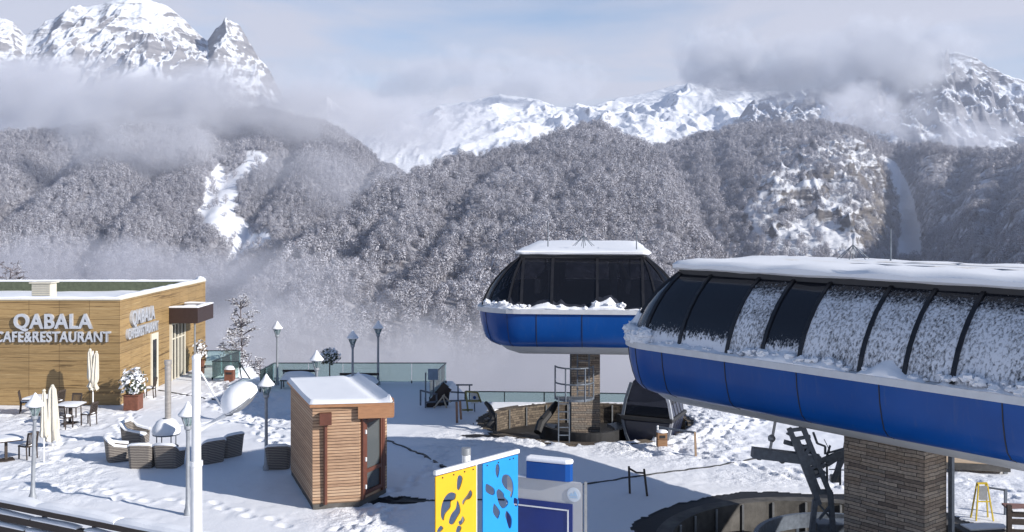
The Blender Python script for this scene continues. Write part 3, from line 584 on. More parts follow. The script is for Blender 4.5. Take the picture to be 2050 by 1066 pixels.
def stone_mat(name, cols, bw=0.50, bh=0.088, mortar=(0.035, 0.032, 0.03)):
    m, n, l, b = newmat(name)
    tc = n.new("ShaderNodeTexCoord"); sp = n.new("ShaderNodeSeparateXYZ"); l.new(tc.outputs["Object"], sp.inputs[0])
    ad = n.new("ShaderNodeMath"); l.new(sp.outputs["X"], ad.inputs[0]); l.new(sp.outputs["Y"], ad.inputs[1])
    cb = n.new("ShaderNodeCombineXYZ"); l.new(ad.outputs[0], cb.inputs["X"]); l.new(sp.outputs["Z"], cb.inputs["Y"])
    br = n.new("ShaderNodeTexBrick"); br.inputs["Scale"].default_value = 1; br.inputs["Brick Width"].default_value = bw; br.inputs["Row Height"].default_value = bh
    br.inputs["Mortar Size"].default_value = 0.008; br.inputs["Mortar Smooth"].default_value = 0.3; br.inputs["Color1"].default_value = (0, 0, 0, 1); br.inputs["Color2"].default_value = (1, 1, 1, 1); br.inputs["Bias"].default_value = 0
    br.offset = 0.37; br.squash = 2.1; br.squash_frequency = 3; br.offset_frequency = 2
    wz = n.new("ShaderNodeTexNoise"); wz.inputs["Scale"].default_value = 2.6; wz.inputs["Detail"].default_value = 3; l.new(cb.outputs[0], wz.inputs["Vector"])
    wm = n.new("ShaderNodeMixRGB"); wm.blend_type = 'ADD'; wm.inputs[0].default_value = 0.055; l.new(cb.outputs[0], wm.inputs[1]); l.new(wz.outputs["Color"], wm.inputs[2])
    l.new(wm.outputs[0], br.inputs["Vector"])
    rp = ramp(n, [(i / (len(cols) - 1), c) for i, c in enumerate(cols)]); l.new(br.outputs["Color"], rp.inputs[0])
    nz = n.new("ShaderNodeTexNoise"); nz.inputs["Scale"].default_value = 14; nz.inputs["Detail"].default_value = 6; l.new(tc.outputs["Object"], nz.inputs["Vector"])
    mu = n.new("ShaderNodeMixRGB"); mu.blend_type = 'MULTIPLY'; mu.inputs[0].default_value = 0.8; l.new(rp.outputs[0], mu.inputs[1])
    r2 = ramp(n, [(0.25, (0.6, 0.6, 0.6)), (0.75, (1.25, 1.25, 1.25))]); l.new(nz.outputs["Fac"], r2.inputs[0]); l.new(r2.outputs[0], mu.inputs[2])
    mx = n.new("ShaderNodeMixRGB"); l.new(br.outputs["Fac"], mx.inputs[0]); l.new(mu.outputs[0], mx.inputs[1]); mx.inputs[2].default_value = (*mortar, 1)
    l.new(mx.outputs[0], b.inputs["Base Color"]); b.inputs["Roughness"].default_value = 0.9
    h = n.new("ShaderNodeMath"); h.operation = 'SUBTRACT'; l.new(nz.outputs["Fac"], h.inputs[0]); l.new(br.outputs["Fac"], h.inputs[1])
    bp = n.new("ShaderNodeBump"); bp.inputs["Strength"].default_value = 0.8; bp.inputs["Distance"].default_value = 0.02; l.new(h.outputs[0], bp.inputs["Height"]); l.new(bp.outputs[0], b.inputs["Normal"])
    return m
M_STONE = stone_mat("ledge_stone", [(0.15, 0.12, 0.10), (0.30, 0.24, 0.19), (0.22, 0.195, 0.17), (0.38, 0.32, 0.26), (0.26, 0.20, 0.15)])
M_RUBBLE = stone_mat("rubble_stone", [(0.06, 0.045, 0.035), (0.12, 0.095, 0.07), (0.17, 0.135, 0.10)], 0.25, 0.10)
pit("round concrete pit with a dark floor under the big right hand station", PIT1, 1.0)
pit("round pit with a brown rubble back wall under the smaller station behind", PIT2, 0.85, M_RUBBLE, M_ASPH)

# ------------------------------------------------------------------ lift stations
def blue_mat():
    m, n, l, b = newmat("blue_paint")
    tc = n.new("ShaderNodeTexCoord"); nz = n.new("ShaderNodeTexNoise"); nz.inputs["Scale"].default_value = 0.7; nz.inputs["Detail"].default_value = 6; l.new(tc.outputs["Object"], nz.inputs["Vector"])
    r = ramp(n, [(0.3, (0.002, 0.052, 0.235)), (0.7, (0.003, 0.070, 0.30))]); l.new(nz.outputs["Fac"], r.inputs[0])
    mp = n.new("ShaderNodeMapping"); mp.inputs["Scale"].default_value = (6, 6, .35); l.new(tc.outputs["Object"], mp.inputs["Vector"]); n2 = n.new("ShaderNodeTexNoise"); n2.inputs["Scale"].default_value = 1.5; n2.inputs["Detail"].default_value = 7; n2.inputs["Roughness"].default_value = .65; l.new(mp.outputs[0], n2.inputs["Vector"])
    gr = ramp(n, [(.56, (0, 0, 0)), (.80, (.28, .28, .28))]); l.new(n2.outputs["Fac"], gr.inputs[0]); gm = n.new("ShaderNodeMixRGB"); l.new(gr.outputs[0], gm.inputs[0]); l.new(r.outputs[0], gm.inputs[1]); gm.inputs[2].default_value = (.10, .12, .16, 1); l.new(gm.outputs[0], b.inputs["Base Color"])
    b.inputs["Specular IOR Level"].default_value = 0.3; b.inputs["Coat Weight"].default_value = 0.08; b.inputs["Coat Roughness"].default_value = 0.1
    rr = n.new("ShaderNodeMapRange"); rr.inputs["To Min"].default_value = .25; rr.inputs["To Max"].default_value = .45; l.new(nz.outputs["Fac"], rr.inputs["Value"]); l.new(rr.outputs[0], b.inputs["Roughness"])
    return m
M_BLUE = blue_mat()
M_BELLY = pbr("pale_grey_panel", (0.42, 0.43, 0.44), 0.5, 0.1, var=0.08, scale=1.5)
M_LEDGE = pbr("light_grey_trim", (0.55, 0.56, 0.58), 0.45, 0.15, var=0.08, scale=3)
M_MULL = pbr("black_anodised_frame", (0.022, 0.022, 0.026), 0.4, 0.3, var=0.2)
def dark_glass(name="dark_tinted_glass", col=(0.012, 0.013, 0.018), rough=0.05):
    m, n, l, b = newmat(name); tc = n.new("ShaderNodeTexCoord"); nz = n.new("ShaderNodeTexNoise"); nz.inputs["Scale"].default_value = 1.3; nz.inputs["Detail"].default_value = 4; l.new(tc.outputs["Object"], nz.inputs["Vector"])
    b.inputs["Base Color"].default_value = (*col, 1); b.inputs["IOR"].default_value = 1.5
    rr = n.new("ShaderNodeMapRange"); rr.inputs["To Min"].default_value = rough; rr.inputs["To Max"].default_value = rough + 0.12; l.new(nz.outputs["Fac"], rr.inputs["Value"]); l.new(rr.outputs[0], b.inputs["Roughness"])
    tr = n.new("ShaderNodeBsdfTransparent"); tr.inputs[0].default_value = (0.40, 0.41, 0.46, 1); mx = n.new("ShaderNodeMixShader"); mx.inputs[0].default_value = 0.42
    l.new(b.outputs[0], mx.inputs[1]); l.new(tr.outputs[0], mx.inputs[2]); l.new(mx.outputs[0], n["Material Output"].inputs["Surface"])
    return m
M_DGLASS = dark_glass()
def frost_mat(name, lo, hi, z0, z1, seed):
    """glass crusted with wind-blown snow between local heights z0 and z1"""
    m, n, l, b = newmat(name); tc = n.new("ShaderNodeTexCoord")
    mp = n.new("ShaderNodeMapping"); mp.inputs["Scale"].default_value = (1, 1, 0.55); mp.inputs["Location"].default_value = (seed, seed * 2, 0); l.new(tc.outputs["Object"], mp.inputs["Vector"])
    nz = n.new("ShaderNodeTexNoise"); nz.inputs["Scale"].default_value = 16; nz.inputs["Detail"].default_value = 9; nz.inputs["Roughness"].default_value = 0.8; l.new(mp.outputs[0], nz.inputs["Vector"])
    mp2 = n.new("ShaderNodeMapping"); mp2.inputs["Scale"].default_value = (9, 9, 0.5); l.new(tc.outputs["Object"], mp2.inputs["Vector"])
    n2 = n.new("ShaderNodeTexNoise"); n2.inputs["Scale"].default_value = 2.2; n2.inputs["Detail"].default_value = 4; l.new(mp2.outputs[0], n2.inputs["Vector"])
    sp = n.new("ShaderNodeSeparateXYZ"); l.new(tc.outputs["Object"], sp.inputs[0])
    up = n.new("ShaderNodeMapRange"); up.inputs["From Min"].default_value = z1 - .35; up.inputs["From Max"].default_value = z1 + .15; up.inputs["To Max"].default_value = .38; l.new(sp.outputs["Z"], up.inputs["Value"])
    a = n.new("ShaderNodeMath"); a.operation = 'SUBTRACT'; l.new(nz.outputs["Fac"], a.inputs[0]); l.new(up.outputs[0], a.inputs[1])
    a2 = n.new("ShaderNodeMath"); a2.operation = 'MULTIPLY_ADD'; a2.inputs[1].default_value = 0.35; l.new(n2.outputs["Fac"], a2.inputs[0]); l.new(a.outputs[0], a2.inputs[2])
    n3 = n.new("ShaderNodeTexNoise"); n3.inputs["Scale"].default_value = 1.1; n3.inputs["Detail"].default_value = 4; l.new(mp.outputs[0], n3.inputs["Vector"])
    a3 = n.new("ShaderNodeMath"); a3.operation = 'MULTIPLY_ADD'; a3.inputs[1].default_value = .24; l.new(n3.outputs["Fac"], a3.inputs[0]); l.new(a2.outputs[0], a3.inputs[2]); a2 = a3
    r = n.new("ShaderNodeMapRange"); r.inputs["From Min"].default_value = lo; r.inputs["From Max"].default_value = hi; l.new(a2.outputs[0], r.inputs["Value"])
    mx = n.new("ShaderNodeMixRGB"); mx.inputs[1].default_value = (0.014, 0.015, 0.02, 1); mx.inputs[2].default_value = (0.76, 0.77, 0.81, 1); l.new(r.outputs[0], mx.inputs[0]); l.new(mx.outputs[0], b.inputs["Base Color"])
    ro = n.new("ShaderNodeMapRange"); ro.inputs["To Min"].default_value = .12; ro.inputs["To Max"].default_value = .8; l.new(r.outputs[0], ro.inputs["Value"]); l.new(ro.outputs[0], b.inputs["Roughness"])
    bp = n.new("ShaderNodeBump"); bp.inputs["Strength"].default_value = .7; bp.inputs["Distance"].default_value = .03; l.new(r.outputs[0], bp.inputs["Height"]); l.new(bp.outputs[0], b.inputs["Normal"])
    return m
SW, SL = 3.9, 17.0
def outl(e, y):
    pass
def outline(e, ns=26, nc=10, r0=2.4):
    """closed outline of the station plan inset by e, same point count at every level; starts on +x side, nose end is y=0"""
    w, y0, y1 = SW - e, e * .9, SL - e; r = max(.15, 1.7 - e); P = []
    def arc(cx, cy, a0, a1): return [(cx + r * math.cos(R(a0 + (a1 - a0) * i / nc)), cy + r * math.sin(R(a0 + (a1 - a0) * i / nc))) for i in range(nc + 1)]
    P += [(w, y1 - r - (y1 - y0 - 2 * r) * i / ns) for i in range(ns)]                     # +x side towards the nose
    P += arc(w - r, y0 + r, 0, -90)[:-1]
    P += [(w - r - (2 * w - 2 * r) * i / 8, y0) for i in range(8)]
    P += arc(-w + r, y0 + r, -90, -180)[:-1]
    P += [(-w, y0 + r + (y1 - y0 - 2 * r) * i / ns) for i in range(ns)]
    P += arc(-w + r, y1 - r, 180, 90)[:-1]
    P += [(-w + r + (2 * w - 2 * r) * i / 8, y1) for i in range(8)]
    P += arc(w - r, y1 - r, 90, 0)[:-1]
    return P
def loft(levels, i0=None, i1=None, capb=False, capt=False):
    b = MB(); rings = [[(x, y, z) for x, y in outline(e)] for e, z in levels]; n = len(rings[0]); vs = [p for r in rings for p in r]; fs = []
    full = i0 is None; rng = range(n) if full else range(i0, i1)
    for k in range(len(rings) - 1):
        for i in rng:
            j = (i + 1) % n; i_ = i % n; fs.append((k * n + i_, k * n + j, (k + 1) * n + j, (k + 1) * n + i_))
    if capb: fs.append(tuple(range(n - 1, -1, -1)))
    if capt: o = (len(rings) - 1) * n; fs.append(tuple(o + i for i in range(n)))
    used = sorted({i for f in fs for i in f}); mp = {u: k for k, u in enumerate(used)}
    return b.add([vs[u] for u in used], [tuple(mp[i] for i in f) for f in fs])
LV_BLUE = [(.66, 3.60), (.40, 3.70), (.23, 3.86), (.13, 4.12), (.04, 4.48), (0, 4.86)]
LV_GLASS = [(.10, 5.06), (.20, 5.35), (.36, 5.68), (.58, 6.00), (.86, 6.32), (1.18, 6.60), (1.55, 6.86)]
NS, NCN = 26, 10
def glass_at(t):
    """inset and height on the glass profile, t 0..1"""
    q = t * (len(LV_GLASS) - 1); k = min(int(q), len(LV_GLASS) - 2); f = q - k
    return tuple(LV_GLASS[k][i] + (LV_GLASS[k + 1][i] - LV_GLASS[k][i]) * f for i in (0, 1))
def station(label, loc, rz, mull_idx, frosted, seams, snow_spots, pillar, antenna, seed, sh=.30, belly_low=3.16):
    rg = random.Random(seed); t = thing("lift_station", label, "lift station", loc, rz)
    loft([(2.3, belly_low), (1.5, 3.24), (1.02, 3.40), (.75, 3.597)], capb=True).build("belly", M_BELLY, t, smooth=True)
    loft(LV_BLUE).build("blue_skirt", M_BLUE, t, smooth=True)
    loft([(.02, 4.862), (-.09, 4.87), (-.09, 5.03), (.12, 5.055)]).build("ledge", M_LEDGE, t)
    n = len(outline(0)); rings = {i: [(Vector((*outline(e)[i % n], z))) for e, z in LV_GLASS] for i in range(n)}
    # glass panes between mullions
    ids = list(mull_idx)
    for k in range(len(ids)):
        i0, i1 = ids[k], ids[(k + 1) % len(ids)]
        if i1 <= i0: i1 += n
        p = loft(LV_GLASS, i0, i1).build("window_pane", frosted.get(k, M_DGLASS), t, smooth=True)
        if k in frosted: p["label"] = "window pane crusted with snow"
    for i in ids:
        b = MB()
        for k in range(len(LV_GLASS) - 1): b.beam(rings[i][k] * 1.0, rings[i][k + 1], .10, .07, up=(1, 0, 0) if abs(rings[i][k].x) > SW - 1.6 else (0, 1, 0))
        b.build("mullion", M_MULL, t)
    loft([(1.50, 6.80), (1.50, 6.99), (1.7, 7.0)], capt=True).build("roof", M_MULL, t)
    # dark frames inside the cabin, the hidden machinery deck
    b = MB(); b.box((0, SL / 2, 5.0), (2 * SW - 1.4, SL - 2, .12)); b.build("machine_deck", M_BLACK, t)
    for q in range(9):
        b = MB(); y = 1.6 + q * 1.7; b.beam((-1.2, y, 5.1), (-1.2, y, 6.9), .18); b.beam((1.2, y, 5.1), (1.2, y, 6.9), .18); b.beam((-1.11, y, 6.8), (1.11, y, 6.8), .17); b.build("machine_frame", M_GREYST, t)
    for sx in (-1.7, 1.7):
        b = MB(); b.beam((sx, 1.2, 5.9), (sx, SL - 1, 5.9), .16, .3); b.beam((sx * .75, 1.2, 6.5), (sx * .75, SL - 1, 6.5), .14, .2)
        for q in range(22):
            c = Vector((sx, 1.6 + q * .66, 5.75)); b.beam(c - Vector((.09, 0, 0)), c + Vector((.09, 0, 0)), .5)
        b.build("tyre_conveyor", M_GREYST, t)
    for i in seams:
        b = MB(); pts = [Vector((*outline(e - .006)[i % n], z)) for e, z in LV_BLUE]
        for k in range(len(pts) - 1): b.beam(pts[k], pts[k + 1], .022, .012, up=(1, 0, 0) if abs(pts[k].x) > SW - 1.6 else (0, 1, 0))
        b.build("panel_seam", M_BLACK, t)
    # snow slab on the roof: domed, rippled, with a ragged lip
    b = MB(); lv = [(1.46, 6.965), (1.36, 6.99 + .1 * sh), (1.34, 6.99 + .5 * sh), (1.44, 6.99 + .84 * sh), (1.9, 6.99 + sh), (2.6, 7.0 + sh), (3.3, 7.0 + sh)]; vs = []; fs = []
    lv2 = [(1.52, 6.997)] + lv
    for k, (e, z) in enumerate(lv2):
        for i, (x, y) in enumerate(outline(e)):
            q = mnoise.noise(Vector((x * .8, y * .8, seed))); q2 = mnoise.noise(Vector((x * 2.7, y * 2.7, seed + 5)))
            lip = (.09 * q + .05 * q2) if 1 <= k <= 3 else 0; cx, cy = 0 - x, SL / 2 - y; L = max(.1, math.hypot(cx, cy))
            vs.append((x - lip * cx / L, y - lip * (cy / L), z + (.035 * q if k > 2 else (-.05 * abs(q2) if k in (1, 2) else 0)) + (.022 * math.sin(y * 9 + x * 2) if k >= 3 else 0)))
    for k in range(len(lv2) - 1):
        for i in range(n): j = (i + 1) % n; fs.append((k * n + i, k * n + j, (k + 1) * n + j, (k + 1) * n + i))
    o_ = (len(lv2) - 1) * n; fs.append(tuple(o_ + i for i in range(n))); b.add(vs, fs); b.build("roof_snow", M_CAPSNOW, t, smooth=True)
    # lumps of snow fallen on the ledge
    pts = outline(0.06)
    for (f0, f1, h, dens_) in snow_spots:
        b = MB(); m_ = max(6, int((f1 - f0) * 7)); vs = []; fs = []; po, pi_ = outline(-.07), outline(.34)
        for q in range(m_ + 1):
            f = f0 + (f1 - f0) * q / m_; i = int(f) % n; fr = f - int(f); j = (i + 1) % n
            a_ = Vector((po[i][0] + (po[j][0] - po[i][0]) * fr, po[i][1] + (po[j][1] - po[i][1]) * fr, 5.03)); c_ = Vector((pi_[i][0] + (pi_[j][0] - pi_[i][0]) * fr, pi_[i][1] + (pi_[j][1] - pi_[i][1]) * fr, 5.06))
            edge = math.sin(math.pi * q / m_) ** .45; hh = h * edge * max(.12, .62 + .9 * mnoise.noise(Vector((a_.x * 1.1, a_.y * 1.1, seed + f0))) + .45 * mnoise.noise(Vector((a_.x * 3.7, a_.y * 3.7, seed))))
            for k, (u, v) in enumerate(((0, 0), (-.04, .30), (.10, .62), (.32, .85), (.58, 1.15), (.85, 1.5), (1.05, 1.75))):
                p_ = a_.lerp(c_, u); w_ = mnoise.noise(Vector((p_.x * 6, p_.y * 6, k * .8 + seed))); vs.append(p_ + Vector((0, 0, hh * v * (1 + .35 * w_))) + (c_ - a_) * (.16 * w_ if k else 0))
        for q in range(m_):
            for k in range(6): fs.append((q * 7 + k, q * 7 + k + 1, q * 7 + k + 8, q * 7 + k + 7))
        b.add(vs, fs)
        for q in range(int(m_ * dens_ * .35)):
            f = f0 + (f1 - f0) * rg.random(); i = int(f) % n; fr = f - int(f); j = (i + 1) % n; p_ = Vector((pts[i][0] + (pts[j][0] - pts[i][0]) * fr, pts[i][1] + (pts[j][1] - pts[i][1]) * fr, 0)); r = h * rg.uniform(.12, .42)
            b.blob((p_.x, p_.y, 5.04 + h * rg.uniform(.1, .7)), r, (1.2, 1.2, .8), .7, 2.6, 6, rg.random() * 40)
        b.build("ledge_snow", M_CAPSNOW, t, smooth=True)
    # pillar
    (pxc, pyc, pw, pl) = pillar
    b = MB(); b.box((pxc, pyc, (belly_low - 1.0) / 2 + .06), (pw, pl, belly_low + 1.1)); b.build("pillar", M_STONE, t)
    b = MB(); b.box((pxc, pyc, belly_low - .02), (pw + .35, pl + .35, .09)); b.build("pillar_plate", M_STEEL, t)
    b = MB(); b.beam((pxc - pw / 2 - .06, pyc + pl / 2 + .09, -.95), (pxc - pw / 2 - .06, pyc + pl / 2 + .09, belly_low - .1), .12, .1); b.build("cable_duct", M_STEEL, t)
    # rods on the roof
    for (x, y, h) in antenna:
        b = MB(); b.tube([(x, y, 7.1), (x, y, 7.1 + h)], [.028, .02], 6); b.build("lightning_rod", M_STEEL, t)
    return t
N_OUT = len(outline(0))
s_side = lambda yy: None
def idx_side(y):      # index on the +x side whose local y is nearest (outline 0)
    o = outline(0.1); return min(range(NS + 1), key=lambda i: abs(o[i][1] - y))
# outline index map: 0..25 +x side (far end to nose), 26..35 corner, 36..43 nose end, 44..53 corner, 54..79 -x side, 80..89 corner, 90..97 far end, 98..107 corner
UEND = 20.36
near_m = [0, 3, 5, 7] + [idx_side(UEND - a) for a in (8.88, 10.13, 11.28, 12.51, 13.76, 15.05, 16.2, 17.6)]
near_m = sorted(set(near_m)) + [27, 31, 36, 40, 44, 49, 54, 58, 62, 66, 70, 74, 80, 90, 98]
far_m = [0, 4, 8, 12, 16, 20, 24, 28, 31, 34, 36, 39, 42, 44, 46, 50, 53, 55, 59, 63, 67, 71, 75, 80, 90, 98]
print("near mullions", near_m)
FR_A = [frost_mat("snow_crusted_glass", .625, .80, 5.0, 6.8, s) for s in (1, 4)]
FR_LOW = frost_mat("snow_crusted_low_glass", .60, .69, 5.0, 5.55, 9)
frd = {}
for k, i in enumerate(near_m):
    y = outline(0.1)[i][1] if i <= NS else None
    if i < NS + 1 and k + 1 < len(near_m):
        a = UEND - y
        if a < 12.6: frd[k] = FR_A[k % 2]
        elif abs(a - 15.05) < .45 or abs(a - 13.76) < 0: frd[k] = FR_A[0]
        else: frd[k] = FR_LOW
    elif 27 <= i < 31: frd[k] = FR_LOW
near_st = station("long blue lift station close by with snow crusted curved windows", (5.61, 30.38, 0), R(-141.7), near_m, frd, [3, 8, 13, 17, 21, 25, 28, 31, 40],
    [(26, 36, .42, 3.0), (14.5, 20, .25, 2.4), (20, 26, .14, 1.6), (11, 14, .18, 1.8), (0, 10.5, .30, 2.0)], (.55, 6.86, 1.0, 2.15), [(-1.4, 5.6, 1.0)], 21, .24)
far_st = station("smaller blue lift station behind with clear dark windows and a stone pillar", (2.52, 36.0, 0), R(-5), far_m, {}, [33, 36, 40, 43, 46, 50, 56, 60], [(37.4, 50, .20, 1.0), (37.2, 39.8, .30, 1.6), (30, 37, .12, .8), (45, 50.5, .30, 1.4)],
    (.1, 3.6, 1.1, 1.9), [(2.05, 2.6, .85), (-1.5, 5.4, 1.1)], 33, .13)
for st, (x, y) in ((far_st, (0.0, 3.6)), (near_st, (-1.8, 4.2))):
    b = MB()
    for k in range(6):
        a = R(20 + k * 60); b.tube([(x, y, 7.62), (x + .45 * math.cos(a), y + .45 * math.sin(a), 7.22)], .012, 5)
    b.tube([(x, y, 7.1), (x, y, 7.8)], .016, 6); b.build("star_antenna", M_STEEL, st)

# ---- ring rails, ladder cage and bumper in the far pit
c = (2.9, 39.9, 0); t = thing("turning_ring", "black steel ring platform around the far stone pillar", "platform", c)
b = MB(); ring_wall(b, c, (1.72, 2.25), (1.84, 2.37), -.30, .24, 40, 150, 395); b.build("ring_rail", M_BLACK, t, c)
b = MB(); ring_wall(b, c, (1.2, 1.7), (1.8, 2.3), -.22, -.10, 40, 150, 395); b.build("ring_deck", M_STEEL, t, c)
b = MB(); b.tube([px(1076, 866, 38.4), px(1082, 848, 38.7), px(1096, 832, 39.1), px(1108, 816, 39.5), px(1114, 807, 39.7)], [.15, .17, .16, .14, .10], 8); b.build("ring_bumper", M_BLACK, t, c, smooth=True)
for k in range(9):
    b = MB(); a = R(160 + k * 27); x, y = c[0] + 1.76 * math.cos(a), c[1] + 2.3 * math.sin(a); b.beam((x, y, -.85), (x, y, -.1), .07); b.build("ring_leg", M_STEEL, t, c)
e = px(1150, 795, 37.6); t = thing("ladder_platform", "steel ladder with a railed landing fixed to the far stone pillar", "ladder", (e.x, e.y, 0))
zl = e.z; b = MB(); ring_wall(b, (e.x, e.y + .1, 0), (.05, .05), (.72, .72), zl - .09, zl, 24, 180, 360); b.build("landing", M_STEEL, t, (e.x, e.y, 0))
b = MB()
for zz in (.55, 1.15): b.tube([(e.x + .72 * math.cos(R(180 + 15 * k)), e.y + .1 + .72 * math.sin(R(180 + 15 * k)), zl + zz) for k in range(13)], .03, 6)
for k in range(0, 13, 4):
    a = R(180 + 15 * k); b.tube([(e.x + .72 * math.cos(a), e.y + .1 + .72 * math.sin(a), zl - .1), (e.x + .72 * math.cos(a), e.y + .1 + .72 * math.sin(a), zl + 1.17)], .034, 6)
b.build("landing_rail", M_STEEL, t, (e.x, e.y, 0))
b = MB(); lx = e.x - .42; ly = e.y - .5
for s in (-.2, .2): b.beam((lx + s, ly, -.8), (lx + s, ly, zl + .1), .045)
for k in range(8): b.beam((lx - .2, ly, -.6 + k * .29), (lx + .2, ly, -.6 + k * .29), .035)
b.build("ladder", M_STEEL, t, (e.x, e.y, 0))
b = MB(); lx = e.x + .35; ly = e.y + .25
for s in (-.22, .22): b.beam((lx + s, ly, zl), (lx + s, ly, zl + 1.75), .05)
for k in range(6): b.beam((lx - .22, ly, zl + .2 + k * .28), (lx + .22, ly, zl + .2 + k * .28), .035)
b.build("upper_ladder", M_STEEL, t, (e.x, e.y, 0))
t0 = gp(985, 850); t = thing("bumper_rail", "curved black bumper arm rising at the left rim of the far pit", "bumper", (t0.x, t0.y, 0))
b = MB(); pts = [px(972, 806, 39.4), px(980, 815, 39.2), px(987, 830, 39.0), px(986, 845, 38.9), px(980, 856, 38.8)]; b.tube(pts, [.07, .1, .13, .14, .16], 8); b.build("arm", M_BLACK, t, (t0.x, t0.y, 0), smooth=True)
b = MB(); b.box((t0.x - .1, t0.y - .3, .05), (.42, .35, .5)); b.build("foot", M_BLACK, t, (t0.x, t0.y, 0), bevel=.04)
# ---- ring and drive arm in the near pit
c = (8.75, 25.9, 0); t = thing("turning_ring", "blue grey steel ring platform in the near concrete pit", "platform", c)
b = MB(); ring_wall(b, c, (2.3, 2.5), (2.42, 2.62), -.42, -.02, 48, 40, 300); b.build("ring_rail", M_STEEL, t, c)
b = MB(); ring_wall(b, c, (1.2, 1.4), (2.28, 2.48), -.62, -.52, 48, 40, 300); b.build("ring_deck", M_STEEL, t, c)
for k in range(9):
    b = MB(); a = R(50 + k * 28); x, y = c[0] + 2.36 * math.cos(a), c[1] + 2.56 * math.sin(a); b.beam((x, y, -1.0), (x, y, -.3), .08); b.build("ring_leg", M_STEEL, t, c)
D0 = 26.6; o = px(1650, 1000, D0); o = Vector((o.x, o.y, 0)); t = thing("drive_mast", "grey steel mast with folding arms and bolts beside the near stone pillar", "machine", o)
def bars(name, lst, w, dofs, m=M_STEEL, h=None):
    for q_, (x0, y0, x1, y1) in enumerate(lst):
        for dd in dofs: MB().beam(px(x0, y0, D0 + dd + .007 * q_), px(x1, y1, D0 + dd + .007 * q_), w, (h or w) - .004 * q_).build(name, m, t, o)
bars("mast_frame", [(1608, 930, 1640, 1010), (1580, 858, 1612, 940), (1605, 850, 1660, 985), (1632, 1000, 1625, 1066), (1662, 985, 1668, 1066), (1628, 985, 1665, 985), (1596, 880, 1640, 985), (1622, 890, 1604, 925)], .13, (-.22, .28))
bars("cross_bar", [(1583, 862, 1612, 858), (1588, 880, 1622, 874), (1596, 900, 1626, 890), (1612, 940, 1650, 930), (1618, 962, 1652, 945), (1618, 962, 1640, 985), (1626, 940, 1640, 985), (1600, 905, 1640, 912), (1575, 868, 1600, 880), (1640, 1010, 1664, 1040), (1664, 1010, 1640, 1040)], .085, (-.22, .03, .28))
bars("long_beam", [(1506, 906, 1640, 922)], .30, (-.1,), h=.26); bars("beam_rail", [(1506, 912, 1655, 932)], .09, (.22,))
bars("upright_rod", [(1555, 828, 1541, 905)], .06, (-.1,), M_GREYST); bars("bent_arm", [(1592, 832, 1602, 850), (1602, 850, 1618, 880)], .11, (-.1,))
bars("hand_rail", [(1628, 866, 1636, 888), (1636, 888, 1652, 894), (1652, 894, 1652, 910), (1662, 892, 1655, 915), (1655, 908, 1690, 898), (1690, 898, 1692, 885), (1680, 915, 1666, 965), (1682, 915, 1682, 972), (1655, 915, 1656, 970), (1660, 940, 1700, 942), (1680, 918, 1700, 925), (1650, 880, 1662, 905), (1640, 948, 1660, 960)], .055, (.15,))
bars("side_bracket", [(1640, 925, 1700, 900), (1655, 930, 1690, 908), (1570, 885, 1612, 896), (1612, 905, 1650, 935), (1690, 912, 1668, 962)], .12, (.05,))
for (x, y, dd) in ((1556, 824, -.1), (1590, 829, -.1), (1520, 914, 0), (1566, 921, 0), (1545, 878, -.1)):
    MB().blob(px(x, y, D0 + dd), .1, (1, 1, 1), .2, 2, 6, x).build("joint", M_GREYST, t, o, smooth=True)
for (x, y, r) in ((1588, 824, .09), (1557, 818, .08), (1620, 912, .12)): MB().blob(px(x, y, D0 - .12), r, (1.2, 1, .7), .35, 2, 6, y).build("snow_lump", M_CAPSNOW, t, o, smooth=True)
b = MB(); q = px(1660, 1000, D0 + .3); b.box((q.x + .1, q.y + .1, -.12), (.9, .6, .6)); b.build("motor_box", M_STEEL, t, o, bevel=.03)
b = MB(); q = px(1672, 958, D0 + .3)
b.box((q.x, q.y, q.z), (.26, .2, .2)); b.build("gear_box", M_GREYST, t, o, bevel=.03); b = MB(); q = px(1634, 946, D0); b.box((q.x, q.y, q.z), (.28, .3, .2)); b.build("gear_box", M_GREYST, t, o, bevel=.03)
b = MB(); q0 = px(1650, 1066, D0 - .6)
for s in (-.28, .28): b.beam((q0.x + s + .2, D0 - .7, -1), (q0.x + s + .2, D0 - .2, .1), .06)
for k in range(5): b.beam((q0.x - .08, D0 - .66 + .1 * k, -.8 + .2 * k), (q0.x + .48, D0 - .66 + .1 * k, -.8 + .2 * k), .06, .03)
b.build("steps", M_STEEL, t, o)
